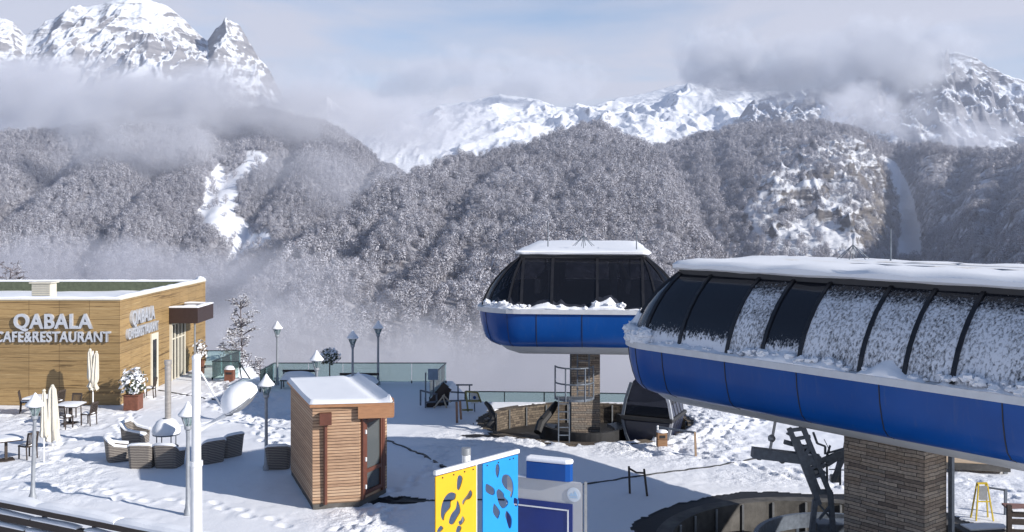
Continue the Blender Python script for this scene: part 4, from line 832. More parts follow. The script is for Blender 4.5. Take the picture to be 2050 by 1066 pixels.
# ================================================================== restaurant
def clad_mat():
    m, n, l, b = newmat("wood_grain_cladding"); tc = n.new("ShaderNodeTexCoord"); sp = n.new("ShaderNodeSeparateXYZ"); l.new(tc.outputs["Object"], sp.inputs[0])
    ad = n.new("ShaderNodeMath"); l.new(sp.outputs["X"], ad.inputs[0]); l.new(sp.outputs["Y"], ad.inputs[1]); cb = n.new("ShaderNodeCombineXYZ"); l.new(ad.outputs[0], cb.inputs["X"]); l.new(sp.outputs["Z"], cb.inputs["Y"])
    mp = n.new("ShaderNodeMapping"); mp.inputs["Scale"].default_value = (.16, 6.2, 1); l.new(cb.outputs[0], mp.inputs["Vector"])
    nz = n.new("ShaderNodeTexNoise"); nz.inputs["Scale"].default_value = 1.6; nz.inputs["Detail"].default_value = 8; nz.inputs["Roughness"].default_value = .7; nz.inputs["Distortion"].default_value = .6; l.new(mp.outputs[0], nz.inputs["Vector"])
    r = ramp(n, [(.33, (.075, .045, .018)), (.42, (.20, .125, .05)), (.48, (.36, .24, .105)), (.56, (.24, .155, .065)), (.66, (.44, .315, .155))]); l.new(nz.outputs["Fac"], r.inputs[0])
    br = n.new("ShaderNodeTexBrick"); br.inputs["Scale"].default_value = 1; br.inputs["Brick Width"].default_value = 1.34; br.inputs["Row Height"].default_value = .76; br.inputs["Mortar Size"].default_value = .011; br.offset = 0; l.new(cb.outputs[0], br.inputs["Vector"])
    br.inputs["Color1"].default_value = (.86, .86, .86, 1); br.inputs["Color2"].default_value = (1.08, 1.08, 1.08, 1); br.inputs["Mortar"].default_value = (.4, .36, .3, 1)
    mu = n.new("ShaderNodeMixRGB"); mu.blend_type = 'MULTIPLY'; mu.inputs[0].default_value = 1; l.new(r.outputs[0], mu.inputs[1]); l.new(br.outputs["Color"], mu.inputs[2]); l.new(mu.outputs[0], b.inputs["Base Color"]); b.inputs["Roughness"].default_value = .55
    return m
M_CLAD = clad_mat(); M_CREAM = pbr("cream_metal", (.60, .56, .46), .5, var=.06); M_OLIVE = pbr("olive_membrane", (.085, .10, .065), .8, var=.25)
M_BROWN = pbr("dark_brown_panel", (.038, .022, .020), .4, var=.15); M_LETTER = pbr("brushed_letter_metal", (.50, .52, .56), .4, .3, var=.1)
def clear_glass(name, tint=(.72, .86, .84), g=.16):
    m, n, l, b = newmat(name); n.remove(b); tr = n.new("ShaderNodeBsdfTransparent"); tr.inputs[0].default_value = (*tint, 1)
    gl = n.new("ShaderNodeBsdfGlossy"); gl.inputs["Roughness"].default_value = .04; gl.inputs[0].default_value = (.8, .9, .9, 1); df = n.new("ShaderNodeBsdfDiffuse"); df.inputs[0].default_value = (.30, .42, .42, 1)
    fr = n.new("ShaderNodeFresnel"); fr.inputs[0].default_value = 1.5; m1 = n.new("ShaderNodeMixShader"); m1.inputs[0].default_value = g; l.new(tr.outputs[0], m1.inputs[1]); l.new(df.outputs[0], m1.inputs[2])
    m2 = n.new("ShaderNodeMixShader"); l.new(fr.outputs[0], m2.inputs[0]); l.new(m1.outputs[0], m2.inputs[1]); l.new(gl.outputs[0], m2.inputs[2]); l.new(m2.outputs[0], n["Material Output"].inputs["Surface"]); return m
M_GLASS = clear_glass("clear_teal_glass", (.80, .90, .88), .08); M_GEDGE = pbr("green_glass_edge", (.05, .13, .12), .3, var=.1)
def text_mesh(name, s, size, mat_, parent, loc, rot, depth=.05, bold=.02, squeeze=1.0, align='LEFT'):
    cu = bpy.data.curves.new(name, 'FONT'); cu.body = s; cu.size = size; cu.extrude = depth; cu.offset = bold; cu.align_x = align; cu.space_character = 1.08
    ob = bpy.data.objects.new(name, cu); C.objects.link(ob); dg = bpy.context.evaluated_depsgraph_get(); me = bpy.data.meshes.new_from_object(ob.evaluated_get(dg)); bpy.data.objects.remove(ob)
    me.materials.clear(); me.materials.append(mat_); o = bpy.data.objects.new(name, me); C.objects.link(o); o.parent = parent; o.location = loc; o.rotation_euler = rot; o.scale = (squeeze, 1, 1); return o
RX, RY0, RY1, RZ = -17.4, 44.3, 56.7, 4.66
t = thing("restaurant_building", "tan wood clad flat roofed cafe with big metal lettering on its walls", "building", (RX, RY0, 0)); o = (RX, RY0, 0)
b = MB(); X0 = -34.0; th = .3
b.box(((X0 + RX) / 2, RY0 + th / 2, RZ / 2 - .2), (RX - X0, th, RZ + .4)); b.box((RX - th / 2, (RY0 + th + RY1) / 2, RZ / 2 - .2), (th, RY1 - RY0 - th, RZ + .4)); b.build("wall", M_CLAD, t, o)
b = MB(); b.box(((X0 + RX - th) / 2, RY1 - th / 2, RZ / 2 - .2), (RX - th - X0, th, RZ + .4)); b.build("rear_parapet", M_OLIVE, t, o)
b = MB(); b.box(((X0 + RX) / 2, (RY0 + RY1) / 2, 3.95), (RX - X0 - 2 * th - .01, RY1 - RY0 - 2 * th - .01, .16)); b.build("roof", M_OLIVE, t, o)
gxr = np.linspace(X0 + th, RX - th, 90); gyr = np.linspace(RY0 + th, RY1 - th, 60); QX, QY = np.meshgrid(gxr, gyr); s_ = grid_mesh("roof_snow", QX - RX, QY - RY0, 4.13 + .06 * fbm(QX / 2, QY / 2, 4, 301), M_CAPSNOW); s_.parent = t
def snow_strip(b, a, c, w, h, seed=0, n=None, base=0.0):
    a, c = Vector(a), Vector(c); L = (c - a).length; n = n or max(4, int(L / .25)); d = (c - a) / n; r = d.cross(Vector((0, 0, 1))).normalized(); vs = []; fs = []
    for i in range(n + 1):
        p = a + d * i; q = mnoise.noise(Vector((p.x * 1.7, p.y * 1.7, seed))) ; w1 = w * (1 + .12 * q); h1 = h * (1 + .35 * q)
        if i in (0, n): h1 *= .7
        for k, (u, v) in enumerate(((-.5, base), (-.53, .45), (-.36, .9), (0, 1.0), (.36, .9), (.53, .45), (.5, base))): vs.append(p + r * (u * w1) + Vector((0, 0, v * h1)))
    for i in range(n):
        for k in range(6): fs.append((i * 7 + k, i * 7 + k + 1, (i + 1) * 7 + k + 1, (i + 1) * 7 + k))
        fs.append((i * 7 + 6, i * 7, (i + 1) * 7, (i + 1) * 7 + 6))
    fs += [tuple(range(6, -1, -1)), tuple(n * 7 + k for k in range(7))]; return b.add(vs, fs)
b = MB(); b.box(((X0 + RX) / 2 + .02, RY0 + th / 2 - .01, RZ + .03), (RX - X0 + .06, th + .06, .06)); b.box((RX - th / 2 + .01, (RY0 + RY1) / 2 + .2, RZ + .031), (th + .06, RY1 - RY0 - .36, .06)); b.build("coping", M_CREAM, t, o)
b = MB(); snow_strip(b, (X0, RY0 + .15, RZ + .06), (RX, RY0 + .15, RZ + .06), .38, .10, 3); snow_strip(b, (RX - .15, RY0, RZ + .062), (RX - .15, RY1, RZ + .062), .36, .12, 4); snow_strip(b, (X0, RY1 - .15, RZ + .0), (RX, RY1 - .15, RZ + .0), .36, .11, 5); b.blob((RX - .2, RY1 - .3, RZ + .15), .2, (1.3, 1.3, .8), .3, 2, 8, 3); b.build("parapet_snow", M_CAPSNOW, t, o, smooth=True)
q = px(82, 590, 50.0); b = MB(); b.box((q.x, 50.35, 4.5), (.95, .7, 1.0)); b.build("roof_vent", M_CREAM, t, o, bevel=.02)
b = MB()
for k in range(6): b.box((q.x, 49.99, 4.40 + k * .095), (.88, .03, .02))
b.build("vent_slats", M_GREYST, t, o)
b = MB(); b.box((q.x, 50.35, 5.03), (1.15, .9, .06)); b.build("vent_lid", M_CREAM, t, o, bevel=.02)
# lettering: upper and lower line on both walls
def let(s, p0, p1, y0, y1, side=False):
    d = RY0 - .03; z = CH - (y1 - HZ) * RY0 / FPX; h = (y1 - y0) * RY0 / FPX
    return z, h
z1, h1 = let("", 0, 0, 629, 657); z2, h2 = let("", 0, 0, 664, 684)
def put_text(nm, s, x0, x1, z, h, side):
    ob = text_mesh(nm, s, h / .69, M_LETTER, t, (0, 0, 0), (0, 0, 0), .07, .022 if h > .55 else .013)
    xs = [v.co.x for v in ob.data.vertices]; w = max(xs) - min(xs); k = abs(x1 - x0) / w
    ob.scale = (k, 1, 1)
    if side: ob.rotation_euler = (R(90), 0, R(90)); ob.location = (0.075, x0 - min(xs) * k, z)
    else: ob.rotation_euler = (R(90), 0, 0); ob.location = (x0 - min(xs) * k, -.075, z)
lx = lambda p: (p - 1025) / FPX * RY0 - RX
put_text("sign_lettering", "QABALA", lx(30), lx(187), z1, h1, False); put_text("sign_lettering", "CAFE&RESTAURANT", lx(-8), lx(223), z2, h2, False)
ly_ = lambda p: -RX * FPX / (1025 - p) - RY0
put_text("sign_lettering", "QABALA", ly_(259), ly_(305), z1, h1, True); put_text("sign_lettering", "CAFE&RESTAURANT", ly_(251), ly_(312), z2, h2, True)
# side doors, canopy
yd0, yd1 = ly_(303) + RY0, ly_(313) + RY0
b = MB(); b.box((RX + .02, (yd0 + yd1) / 2, 1.35), (.10, yd1 - yd0 + .24, 2.7)); dr = b.build("side_door", M_CREAM, t, o, bevel=.01)
b = MB(); b.box((RX + .075, (yd0 + yd1) / 2 - .1, 1.3), (.03, (yd1 - yd0) * .7, 2.2)); b.build("door_glass", M_DGLASS, dr, o)
y0, y1 = ly_(340) + RY0, ly_(366) + RY0
b = MB()
for yy in np.linspace(y0, y1, 5): b.box((RX + .05, yy, 1.45), (.16, .12, 2.9))
b.box((RX + .05, (y0 + y1) / 2, 2.86), (.14, y1 - y0 - .13, .1)); b.box((RX + .05, (y0 + y1) / 2, 2.1), (.135, y1 - y0 - .13, .07)); en = b.build("entrance_frame", M_CREAM, t, o)
b = MB(); b.box((RX + .03, (y0 + y1) / 2, 1.42), (.06, y1 - y0 - .1, 2.75)); b.build("entrance_glass", M_DGLASS, en, o)
cx0, cx1, cy0, cy1, cz0, cz1 = RX + .01, -15.93, 50.65, 53.3, 2.93, 3.72
b = MB(); b.box(((cx0 + cx1) / 2, (cy0 + cy1) / 2, (cz0 + cz1) / 2), (cx1 - cx0, cy1 - cy0, cz1 - cz0)); cn = b.build("canopy", M_BROWN, t, o, bevel=.015)
b = MB()
for (ax, ay, bx, by) in ((cx0, cy0 + .12, cx1, cy0 + .12), (cx1 - .12, cy0 + .2, cx1 - .12, cy1), (cx0, cy1 - .12, cx1 - .2, cy1 - .12), (cx0 + .5, cy0 + .9, cx1 - .3, cy0 + .9)): snow_strip(b, (ax, ay, cz1), (bx, by, cz1 + .002), .3, .09, ax)
b.build("canopy_snow", M_CAPSNOW, cn, o, smooth=True)
b = MB(); b.tube([(cx1 - .2, cy0 + .15, 0), (cx1 - .2, cy0 + .15, cz0)], .05, 8); b.build("canopy_post", M_GREYST, t, o)

# ------------------------------------------------------------------ wooden booth
def plank_mat(name, cols, h=.088):
    m, n, l, b = newmat(name); tc = n.new("ShaderNodeTexCoord"); sp = n.new("ShaderNodeSeparateXYZ"); l.new(tc.outputs["Object"], sp.inputs[0]); ad = n.new("ShaderNodeMath"); l.new(sp.outputs["X"], ad.inputs[0]); l.new(sp.outputs["Y"], ad.inputs[1])
    cb = n.new("ShaderNodeCombineXYZ"); l.new(ad.outputs[0], cb.inputs["X"]); l.new(sp.outputs["Z"], cb.inputs["Y"])
    br = n.new("ShaderNodeTexBrick"); br.inputs["Scale"].default_value = 1; br.inputs["Brick Width"].default_value = 7.3; br.inputs["Row Height"].default_value = h; br.inputs["Mortar Size"].default_value = .009; br.inputs["Mortar Smooth"].default_value = .4; br.offset = .5
    br.inputs["Color1"].default_value = (0, 0, 0, 1); br.inputs["Color2"].default_value = (1, 1, 1, 1); l.new(cb.outputs[0], br.inputs["Vector"])
    mp = n.new("ShaderNodeMapping"); mp.inputs["Scale"].default_value = (1.2, 16, 1); l.new(cb.outputs[0], mp.inputs["Vector"]); nz = n.new("ShaderNodeTexNoise"); nz.inputs["Scale"].default_value = 2; nz.inputs["Detail"].default_value = 7; nz.inputs["Roughness"].default_value = .65; l.new(mp.outputs[0], nz.inputs["Vector"])
    a = n.new("ShaderNodeMath"); a.operation = 'MULTIPLY_ADD'; a.inputs[1].default_value = .35; l.new(br.outputs["Color"], a.inputs[0]); l.new(nz.outputs["Fac"], a.inputs[2])
    r = ramp(n, [(.25 + .6 * i / (len(cols) - 1), c) for i, c in enumerate(cols)]); l.new(a.outputs[0], r.inputs[0])
    mx = n.new("ShaderNodeMixRGB"); l.new(br.outputs["Fac"], mx.inputs[0]); l.new(r.outputs[0], mx.inputs[1]); mx.inputs[2].default_value = (.05, .03, .02, 1); l.new(mx.outputs[0], b.inputs["Base Color"]); b.inputs["Roughness"].default_value = .75
    iv = n.new("ShaderNodeMath"); iv.operation = 'SUBTRACT'; iv.inputs[0].default_value = 1; l.new(br.outputs["Fac"], iv.inputs[1]); bp = n.new("ShaderNodeBump"); bp.inputs["Strength"].default_value = .9; bp.inputs["Distance"].default_value = .02; l.new(iv.outputs[0], bp.inputs["Height"]); l.new(bp.outputs[0], b.inputs["Normal"])
    return m
M_LARCH = plank_mat("larch_boards", [(.15, .09, .058), (.30, .185, .115), (.42, .265, .165), (.47, .325, .215)])
M_FASCIA = pbr("orange_brown_fascia", (.34, .17, .085), .6, var=.15, scale=4, stretch=(1, 1, 6)); M_REDBR = pbr("red_brown_metal", (.115, .040, .024), .45, var=.15)
BA, BC, BD, BE, BB = (-5.72, 28.65), (-4.42, 28.95), (-3.80, 30.35), (-5.05, 33.1), (-7.20, 32.5)
o = (-5.3, 30.6, 0); t = thing("wooden_booth", "small larch clad booth with a glass door and snow on its sloping roof", "kiosk", o)
plan = [BA, BC, BD, BE, BB]
b = MB(); b.prism(plan, .16, 2.92); b.build("wall", M_LARCH, t, o)
cx_, cy_ = o[0], o[1]; b = MB(); b.prism([(cx_ + (x - cx_) * .985, cy_ + (y - cy_) * .985) for x, y in plan], -.15, .16); b.build("plinth", M_CONC, t, o)
roofp = [(-5.80, 28.62), (-3.42, 28.95), (-3.50, 29.6), (-5.08, 33.35), (-7.38, 32.75)]
b = MB(); b.prism(roofp, 2.925, 3.03); b.build("roof", M_FASCIA, t, o, bevel=.01)
fa, fb, fc = Vector((-4.44, 28.82, 0)), Vector((-3.44, 28.97, 0)), Vector((-3.52, 29.6, 0))
b = MB(); b.beam(fa + Vector((0, 0, 2.76)), fb + Vector((0, 0, 2.76)), .07, .34); b.beam(fb + Vector((-.02, .04, 2.765)), fc + Vector((0, 0, 2.765)), .07, .33); b.build("fascia", M_FASCIA, t, o)
# snow with a raised rim on two sides
b = MB(); rim = [Vector((x, y, 3.03)) for x, y in roofp]; cen = sum(rim, Vector()) / 5; ins = [cen + (p - cen) * .86 for p in rim]
gxs = 24; vs = []; fs = []; A_, B_, C_, D_ = rim[0], rim[1], rim[3], rim[4]
for j in range(gxs + 1):
    for i in range(gxs + 1):
        u, v = i / gxs, j / gxs; p = (A_ * (1 - u) + B_ * u) * (1 - v) + (D_ * (1 - u) + C_ * u) * v
        ed = min(u, 1 - u, v, 1 - v); h = .09 + .012 * mnoise.noise(Vector((p.x * 2, p.y * 2, 1)))
        rimh = .17 * math.exp(-((1 - u) / .07) ** 2) + .05 * math.exp(-((1 - v) / .05) ** 2) + .04 * math.exp(-(u / .05) ** 2) + .03 * math.exp(-(v / .04) ** 2)
        dip = -.06 * math.exp(-((1 - u - .16) / .06) ** 2); h += rimh + dip
        if ed < 1e-6: h = .0
        elif ed < 1.2 / gxs: h *= .92
        q = (p - cen).normalized() * (.05 if 1e-6 < ed < 1.2 / gxs else .02 if ed < 1e-6 else 0); vs.append(p + q + Vector((0, 0, h)))
for j in range(gxs):
    for i in range(gxs): k = j * (gxs + 1) + i; fs.append((k, k + 1, k + gxs + 2, k + gxs + 1))
b.add(vs, fs); b.build("roof_snow", M_CAPSNOW, t, o, smooth=True)
# door on the cut corner
dC, dD = Vector((*BC, 0)), Vector((*BD, 0)); dv = (dD - dC); dl = dv.length; dv.normalize(); dn = Vector((dv.y, -dv.x, 0))
def dp(s, z, off=.0): return dC + dv * s + dn * off + Vector((0, 0, z))
b = MB(); b.beam(dp(.12, .2, .03), dp(.12, 2.62, .03), .12, .12, up=dn); b.beam(dp(1.22, .2, .03), dp(1.22, 2.62, .03), .12, .12, up=dn); b.beam(dp(.18, 2.56, .03), dp(1.16, 2.56, .03), .11, .11, up=dn); b.build("door_frame", M_REDBR, t, o)
b = MB(); b.beam(dp(.24, .3, .045), dp(.24, 2.48, .045), .1, .07, up=dn); b.beam(dp(1.1, .3, .045), dp(1.1, 2.48, .045), .1, .07, up=dn)
for z in (.36, .98, 2.44): b.beam(dp(.29, z, .046), dp(1.05, z, .046), .07, .11, up=(0, 0, 1))
door = b.build("door", M_REDBR, t, o)
M_DOORGL = dark_glass("door_glass_reflection_tone", (.13, .15, .155), .05)  # lighter base colour stands in for the pane's reflection
b = MB(); b.quad(dp(.28, .4, .03), dp(1.06, .4, .03), dp(1.06, 2.4, .03), dp(.28, 2.4, .03)); b.build("glass", M_DOORGL, door, o)
for z in (.55, 1.35, 2.15): MB().beam(dp(.17, z - .06, .11), dp(.17, z + .06, .11), .05, .05, up=dn).build("hinge", M_WHITE, door, o, bevel=.008)
b = MB(); b.beam(dp(1.3, .9, .06), dp(1.3, 1.25, .06), .06, .08, up=dn); b.build("mail_slot", M_REDBR, t, o)
hp = Vector((*BA, 0)).lerp(Vector((*BC, 0)), .27); hn = Vector((.22, -.97, 0)).normalized()
b = MB(); b.box(tuple(hp + hn * .12 + Vector((0, 0, 2.62))), (.34, .2, .34), R(13)); b.tube([hp + hn * .08 + Vector((0, 0, 2.45)), hp + hn * .05 + Vector((0, 0, .15))], .055, 8); b.build("downpipe", M_REDBR, t, o)

# ------------------------------------------------------------------ lamps
M_LGLASS = clear_glass("lamp_glass", (.8, .84, .86), .4); M_LPOLE = pbr("grey_lamp_paint", (.30, .32, .35), .5, .2, var=.15)
def make_lamp(label):
    t = thing("street_lamp", label, "street lamp", (0, 0, 0), 0, "lamps around the terrace")
    b = MB(); b.lathe([(.11, 0), (.11, .12), (.075, .2), (.06, .5), (.05, 2.3), (.06, 2.32), (.06, 2.38)], n=12); b.build("pole", M_LPOLE, t, smooth=True)
    b = MB(); b.lathe([(.05, 2.38), (.10, 2.42), (.10, 2.5), (.06, 2.54)], n=12); b.build("collar", M_LPOLE, t, smooth=True)
    b = MB(); b.lathe([(.085, 2.5), (.19, 2.78), (.19, 2.80)], n=6); b.build("lantern_glass", M_LGLASS, t)
    b = MB()
    for k in range(6): a = R(60 * k); b.beam((.085 * math.cos(a), .085 * math.sin(a), 2.5), (.195 * math.cos(a), .195 * math.sin(a), 2.79), .018)
    b.build("lantern_frame", M_LPOLE, t)
    b = MB(); b.lathe([(.25, 2.79), (.25, 2.81), (.05, 2.95)], n=12); b.build("lamp_shade", M_LPOLE, t)
    b = MB(); b.lathe([(.05, 2.80), (.265, 2.805), (.275, 2.84), (.20, 2.93), (.11, 3.04), (.035, 3.17), (1e-4, 3.2)], n=14); b.build("snow_cap", M_CAPSNOW, t, smooth=True)
    return t
lamp = make_lamp("leaning lamp by the fence corner with snow on its wide head")
g = gp(65, 1001); lamp.location = g; lamp.rotation_euler = (R(1.0), R(2.0), 0)
for p, d, lab in ((376, 28.2, "lamp half hidden behind the thick white mast"), (533, 33.1, "lamp standing just left of the wooden booth"), (555, 49.4, "lamp at the left corner of the long glass railing"),
                  (706, 45.6, "shorter looking lamp between the snowy benches, second from the right end"), (757, 49.6, "lamp at the glass railing, farthest right of all"), (634, 38.8, "lamp rising behind the booth next to the ball shaped shrub")):
    dup(lamp, ((p - 1025) / FPX * d, d, 0), 0, lab)
# ------------------------------------------------------------------ white mast with a dish
D1 = 21.0; g = px(393, 1000, D1); o = (g.x, D1, 0); t = thing("white_mast", "thick white mast with a side arm carrying a snow covered dish", "mast", o)
b = MB(); b.tube([(g.x, D1, -.05), (g.x, D1, 3.2)], [.125, .118], 16); b.tube([(g.x, D1, 3.2), (g.x, D1, 3.3)], .135, 16); b.tube([(g.x, D1, 3.3), (g.x, D1, 5.45)], [.098, .088], 16); b.build("pole", M_WHITE, t, o, smooth=True)
b = MB(); b.blob((g.x, D1, 5.47), .1, (1, 1, .8), .15, 2, 8, 3); b.build("snow_cap", M_CAPSNOW, t, o, smooth=True)
b = MB(); b.tube([px(400, 862, D1), px(456, 829, D1)], .045, 8); b.build("arm", M_WHITE, t, o, smooth=True)
b = MB(); b.tube([px(402, 745, D1), px(452, 829, D1)], .018, 6); b.build("brace_wire", M_WHITE, t, o)
dc = px(484, 806, D1); nrm = Vector((-.58, -.15, .80)).normalized(); M3 = nrm.to_track_quat('Z', 'Y').to_matrix().to_4x4(); M3.translation = dc
b = MB(); vs0 = len(b.v); b.lathe([(1e-4, -.12), (.2, -.10), (.36, -.03), (.42, .03), (.40, .03), (.3, -.01), (1e-4, -.05)], n=24); b.v = [tuple(M3 @ Vector(v)) for v in b.v]; b.build("dish", M_GREYST, t, o, smooth=True)
b = MB(); b.lathe([(.40, .0), (.43, .08), (.40, .2), (.30, .32), (.16, .39), (1e-4, .41)], n=20); b.v = [tuple(M3 @ (Vector(v) * (1 + .07 * mnoise.noise(Vector(v) * 3)))) for v in b.v]; b.build("dish_snow", M_CAPSNOW, t, o, smooth=True)
b = MB(); q = px(459, 828, D1); b.box(tuple(q), (.13, .12, .1)); b.build("clamp", M_STEEL, t, o, bevel=.01)

# ------------------------------------------------------------------ outdoor fireplace
g = gp(333, 905); o = tuple(g); t = thing("patio_fireplace", "outdoor fireplace with a tall metal flue and a snow covered hood", "fireplace", o)
b = MB(); b.tube([(g.x + .06, g.y, 1.15), (g.x + .06, g.y, 3.22)], .11, 14); b.tube([(g.x + .06, g.y, 2.95), (g.x + .06, g.y, 3.02)], .125, 14); b.tube([(g.x + .06, g.y, 3.12), (g.x + .06, g.y, 3.27)], .13, 14); b.build("flue", pbr("stainless_steel", (.44, .41, .38), .35, .45, var=.15, scale=4, stretch=(1, 1, 5)), t, o, smooth=True)
b = MB(); b.lathe([(.47, .62), (.48, .66), (.30, .95), (.13, 1.2)], (g.x, g.y, 0), 20); b.build("hood", M_STEEL, t, o, smooth=True)
b = MB(); b.lathe([(.47, .655), (.50, .74), (.46, .9), (.33, 1.10), (.19, 1.19), (.12, 1.2)], (g.x, g.y, 0), 20); b.v = [(x, y, z + .02 * mnoise.noise(Vector((x * 4, y * 4, z)))) for x, y, z in b.v]; b.build("hood_snow", M_CAPSNOW, t, o, smooth=True)
for k in range(4): a = R(45 + 90 * k); b = MB(); b.beam((g.x + .36 * math.cos(a), g.y + .36 * math.sin(a), 0), (g.x + .36 * math.cos(a), g.y + .36 * math.sin(a), .63), .03); b.build("leg", M_STEEL, t, o)
b = MB(); b.lathe([(.3, .05), (.42, .16), (.42, .2), (.1, .1)], (g.x, g.y, 0), 18); b.build("fire_bowl", M_STEEL, t, o, smooth=True)

# ------------------------------------------------------------------ wicker armchairs
def wicker_mat():
    m, n, l, b = newmat("grey_brown_wicker"); tc = n.new("ShaderNodeTexCoord"); w = n.new("ShaderNodeTexWave"); w.bands_direction = 'Z'; w.inputs["Scale"].default_value = 5.5; w.inputs["Distortion"].default_value = 2; w.inputs["Detail"].default_value = 3; l.new(tc.outputs["Object"], w.inputs["Vector"])
    r = ramp(n, [(.2, (.065, .055, .05)), (.8, (.27, .24, .21))]); l.new(w.outputs["Fac"], r.inputs[0]); l.new(r.outputs[0], b.inputs["Base Color"]); b.inputs["Roughness"].default_value = .7
    bp = n.new("ShaderNodeBump"); bp.inputs["Strength"].default_value = .6; bp.inputs["Distance"].default_value = .01; l.new(w.outputs["Fac"], bp.inputs["Height"]); l.new(bp.outputs[0], b.inputs["Normal"]); return m
M_WICK = wicker_mat()
def make_armchair(label):
    """front is +y"""
    t = thing("wicker_armchair", label, "armchair", (0, 0, 0), 0, "wicker armchairs")
    path = [(-.40, .36), (-.42, .1), (-.42, -.2), (-.40, -.36), (-.3, -.42), (0, -.43), (.3, -.42), (.40, -.36), (.42, -.2), (.42, .1), (.40, .36)]
    hs = [.50, .54, .60, .76, .82, .83, .82, .76, .60, .54, .50]; b = MB(); vs = []; fs = []
    inn = [(x * .78, y * .78 if y < 0 else y) for x, y in path]
    for (x, y), (xi, yi), h in zip(path, inn, hs):
        fl = 1 + .10 * (h - .5); vs += [(x * .90, y * .90, 0), (x * fl, y * fl - (.10 * (h - .5) if y < -.3 else 0), h), (xi * fl, yi * fl - (.08 * (h - .5) if y < -.3 else 0), h), (xi, yi, .1)]
    n = len(path)
    for i in range(n - 1):
        for k in range(4): fs.append((i * 4 + k, i * 4 + (k + 1) % 4, (i + 1) * 4 + (k + 1) % 4, (i + 1) * 4 + k))
    fs += [(3, 2, 1, 0), tuple((n - 1) * 4 + k for k in range(4))]; b.add(vs, fs); b.build("shell", M_WICK, t, bevel=.03)
    b = MB(); b.box((0, .03, .19), (.66, .68, .34)); b.build("seat", M_WICK, t, bevel=.04)
    b = MB(); b.blob((0, .06, .36), .33, (1, 1, .28), .12, 1.5, 8, 2); b.build("seat_snow", M_CAPSNOW, t, smooth=True)
    b = MB(); vs = []; fs = []
    for i, ((x, y), (xi, yi), h) in enumerate(zip(path, inn, hs)):
        fl = 1 + .10 * (h - .5); dy = (.09 * (h - .5) if y < -.3 else 0); a, c = Vector((x * fl * 1.02, y * fl * 1.02 - dy, h)), Vector((xi * fl * .97, yi * fl * .97 - dy, h)); q = .06 + .02 * mnoise.noise(Vector((x * 3, y * 3, 1)))
        vs += [a - Vector((0, 0, .02)), a + Vector((0, 0, q * .7)), a.lerp(c, .5) + Vector((0, 0, q)), c + Vector((0, 0, q * .7)), c - Vector((0, 0, .03))]
    for i in range(n - 1):
        for k in range(4): fs.append((i * 5 + k, i * 5 + k + 1, (i + 1) * 5 + k + 1, (i + 1) * 5 + k))
    fs += [(0, 1, 2, 3, 4), tuple((n - 1) * 5 + k for k in (4, 3, 2, 1, 0))]; b.add(vs, fs); b.build("rim_snow", M_CAPSNOW, t, smooth=True)
    return t
ch = make_armchair("snow topped wicker armchair nearest the shadow tip, turned sideways, left of the pair of backs")
FC = Vector((-12.2, 36.0, 0))
spots = [(238, 922, -62, None), (272, 889, -100, "wicker armchair behind the others with snow along its armrests, left of the fireplace"), (287, 934, 4, "wicker armchair seen straight from behind in full sun"),
         (340, 934, -6, "wicker armchair seen from behind with a diagonal shadow across its back"), (420, 925, 40, "shaded wicker armchair right of the white mast, nearer of two"), (456, 913, 50, "shaded wicker armchair right of the white mast, farther of two"), (558, 936, 8, "lone dark wicker armchair tucked against the left wall of the booth")]
for i, (p, y, rz, lab) in enumerate(spots):
    g = gp(p, y)
    if i == 0: ch.location = g; ch.rotation_euler = (0, 0, R(rz))
    else: dup(ch, g, R(rz), lab)

# ------------------------------------------------------------------ dining tables, chairs, folded parasols
def make_chair(label):
    t = thing("dining_chair", label, "chair", (0, 0, 0), 0, "dark dining chairs on the cafe terrace")
    for x in (-.2, .2):
        b = MB(); b.beam((x, .2, 0), (x, .2, .45), .04); b.build("leg", M_DWOOD, t)
        b = MB(); b.tube([(x, -.22, 0), (x, -.19, .45), (x, -.28, .92)], .024, 6); b.build("leg", M_DWOOD, t)
    b = MB(); b.box((0, 0, .45), (.46, .46, .05)); b.build("seat", M_DWOOD, t, bevel=.01)
    b = MB(); b.beam((-.2, -.275, .9), (.2, -.275, .9), .04, .07); b.beam((-.2, -.205, .52), (.2, -.205, .52), .03, .05)
    for k in range(7): x = -.16 + k * .053; b.beam((x, -.21, .52), (x, -.272, .9), .022)
    b.build("backrest", M_DWOOD, t)
    b = MB(); b.blob((0, .0, .48), .24, (1, 1, .32), .15, 2, 8, 4, flat=0); b.build("seat_snow", M_CAPSNOW, t, smooth=True); return t
def make_table(label):
    t = thing("cafe_table", label, "table", (0, 0, 0), 0, "snow covered cafe tables")
    b = MB(); b.box((0, 0, .73), (.95, .95, .04)); b.build("tabletop", M_DWOOD, t, bevel=.01)
    b = MB(); b.beam((0, 0, .03), (0, 0, .71), .09); b.build("leg", M_DWOOD, t)
    b = MB(); b.box((0, 0, .02), (.5, .5, .04)); b.build("foot", M_DWOOD, t, bevel=.01)
    b = MB(); snow_strip(b, (0, -.47, .75), (0, .47, .75), .93, .09, 8, 8); b.build("table_snow", M_CAPSNOW, t, smooth=True); return t
chair = make_chair("dark chair with snow on its seat right of the table under the twin parasol"); chair.location = gp(178, 851); chair.rotation_euler = (0, 0, R(75))
for p, y, rz, lab in ((130, 858, -15, "dark chair in front of the square snowy table, back to the camera"), (148, 834, 175, "dark chair behind the square snowy table"), (56, 918, 62, "dark chair right of the table at the lower left edge"), (52, 826, -70, "dark chair against the cladding left of the far table"), (114, 824, 70, "dark chair against the cladding right of the far table"), (300, 797, 95, "dark chair beside the snowy shrub in its square pot")): dup(chair, gp(p, y), R(rz), lab)
tab = make_table("square snowy table with one dark leg below the twin parasol"); tab.location = gp(140, 848)
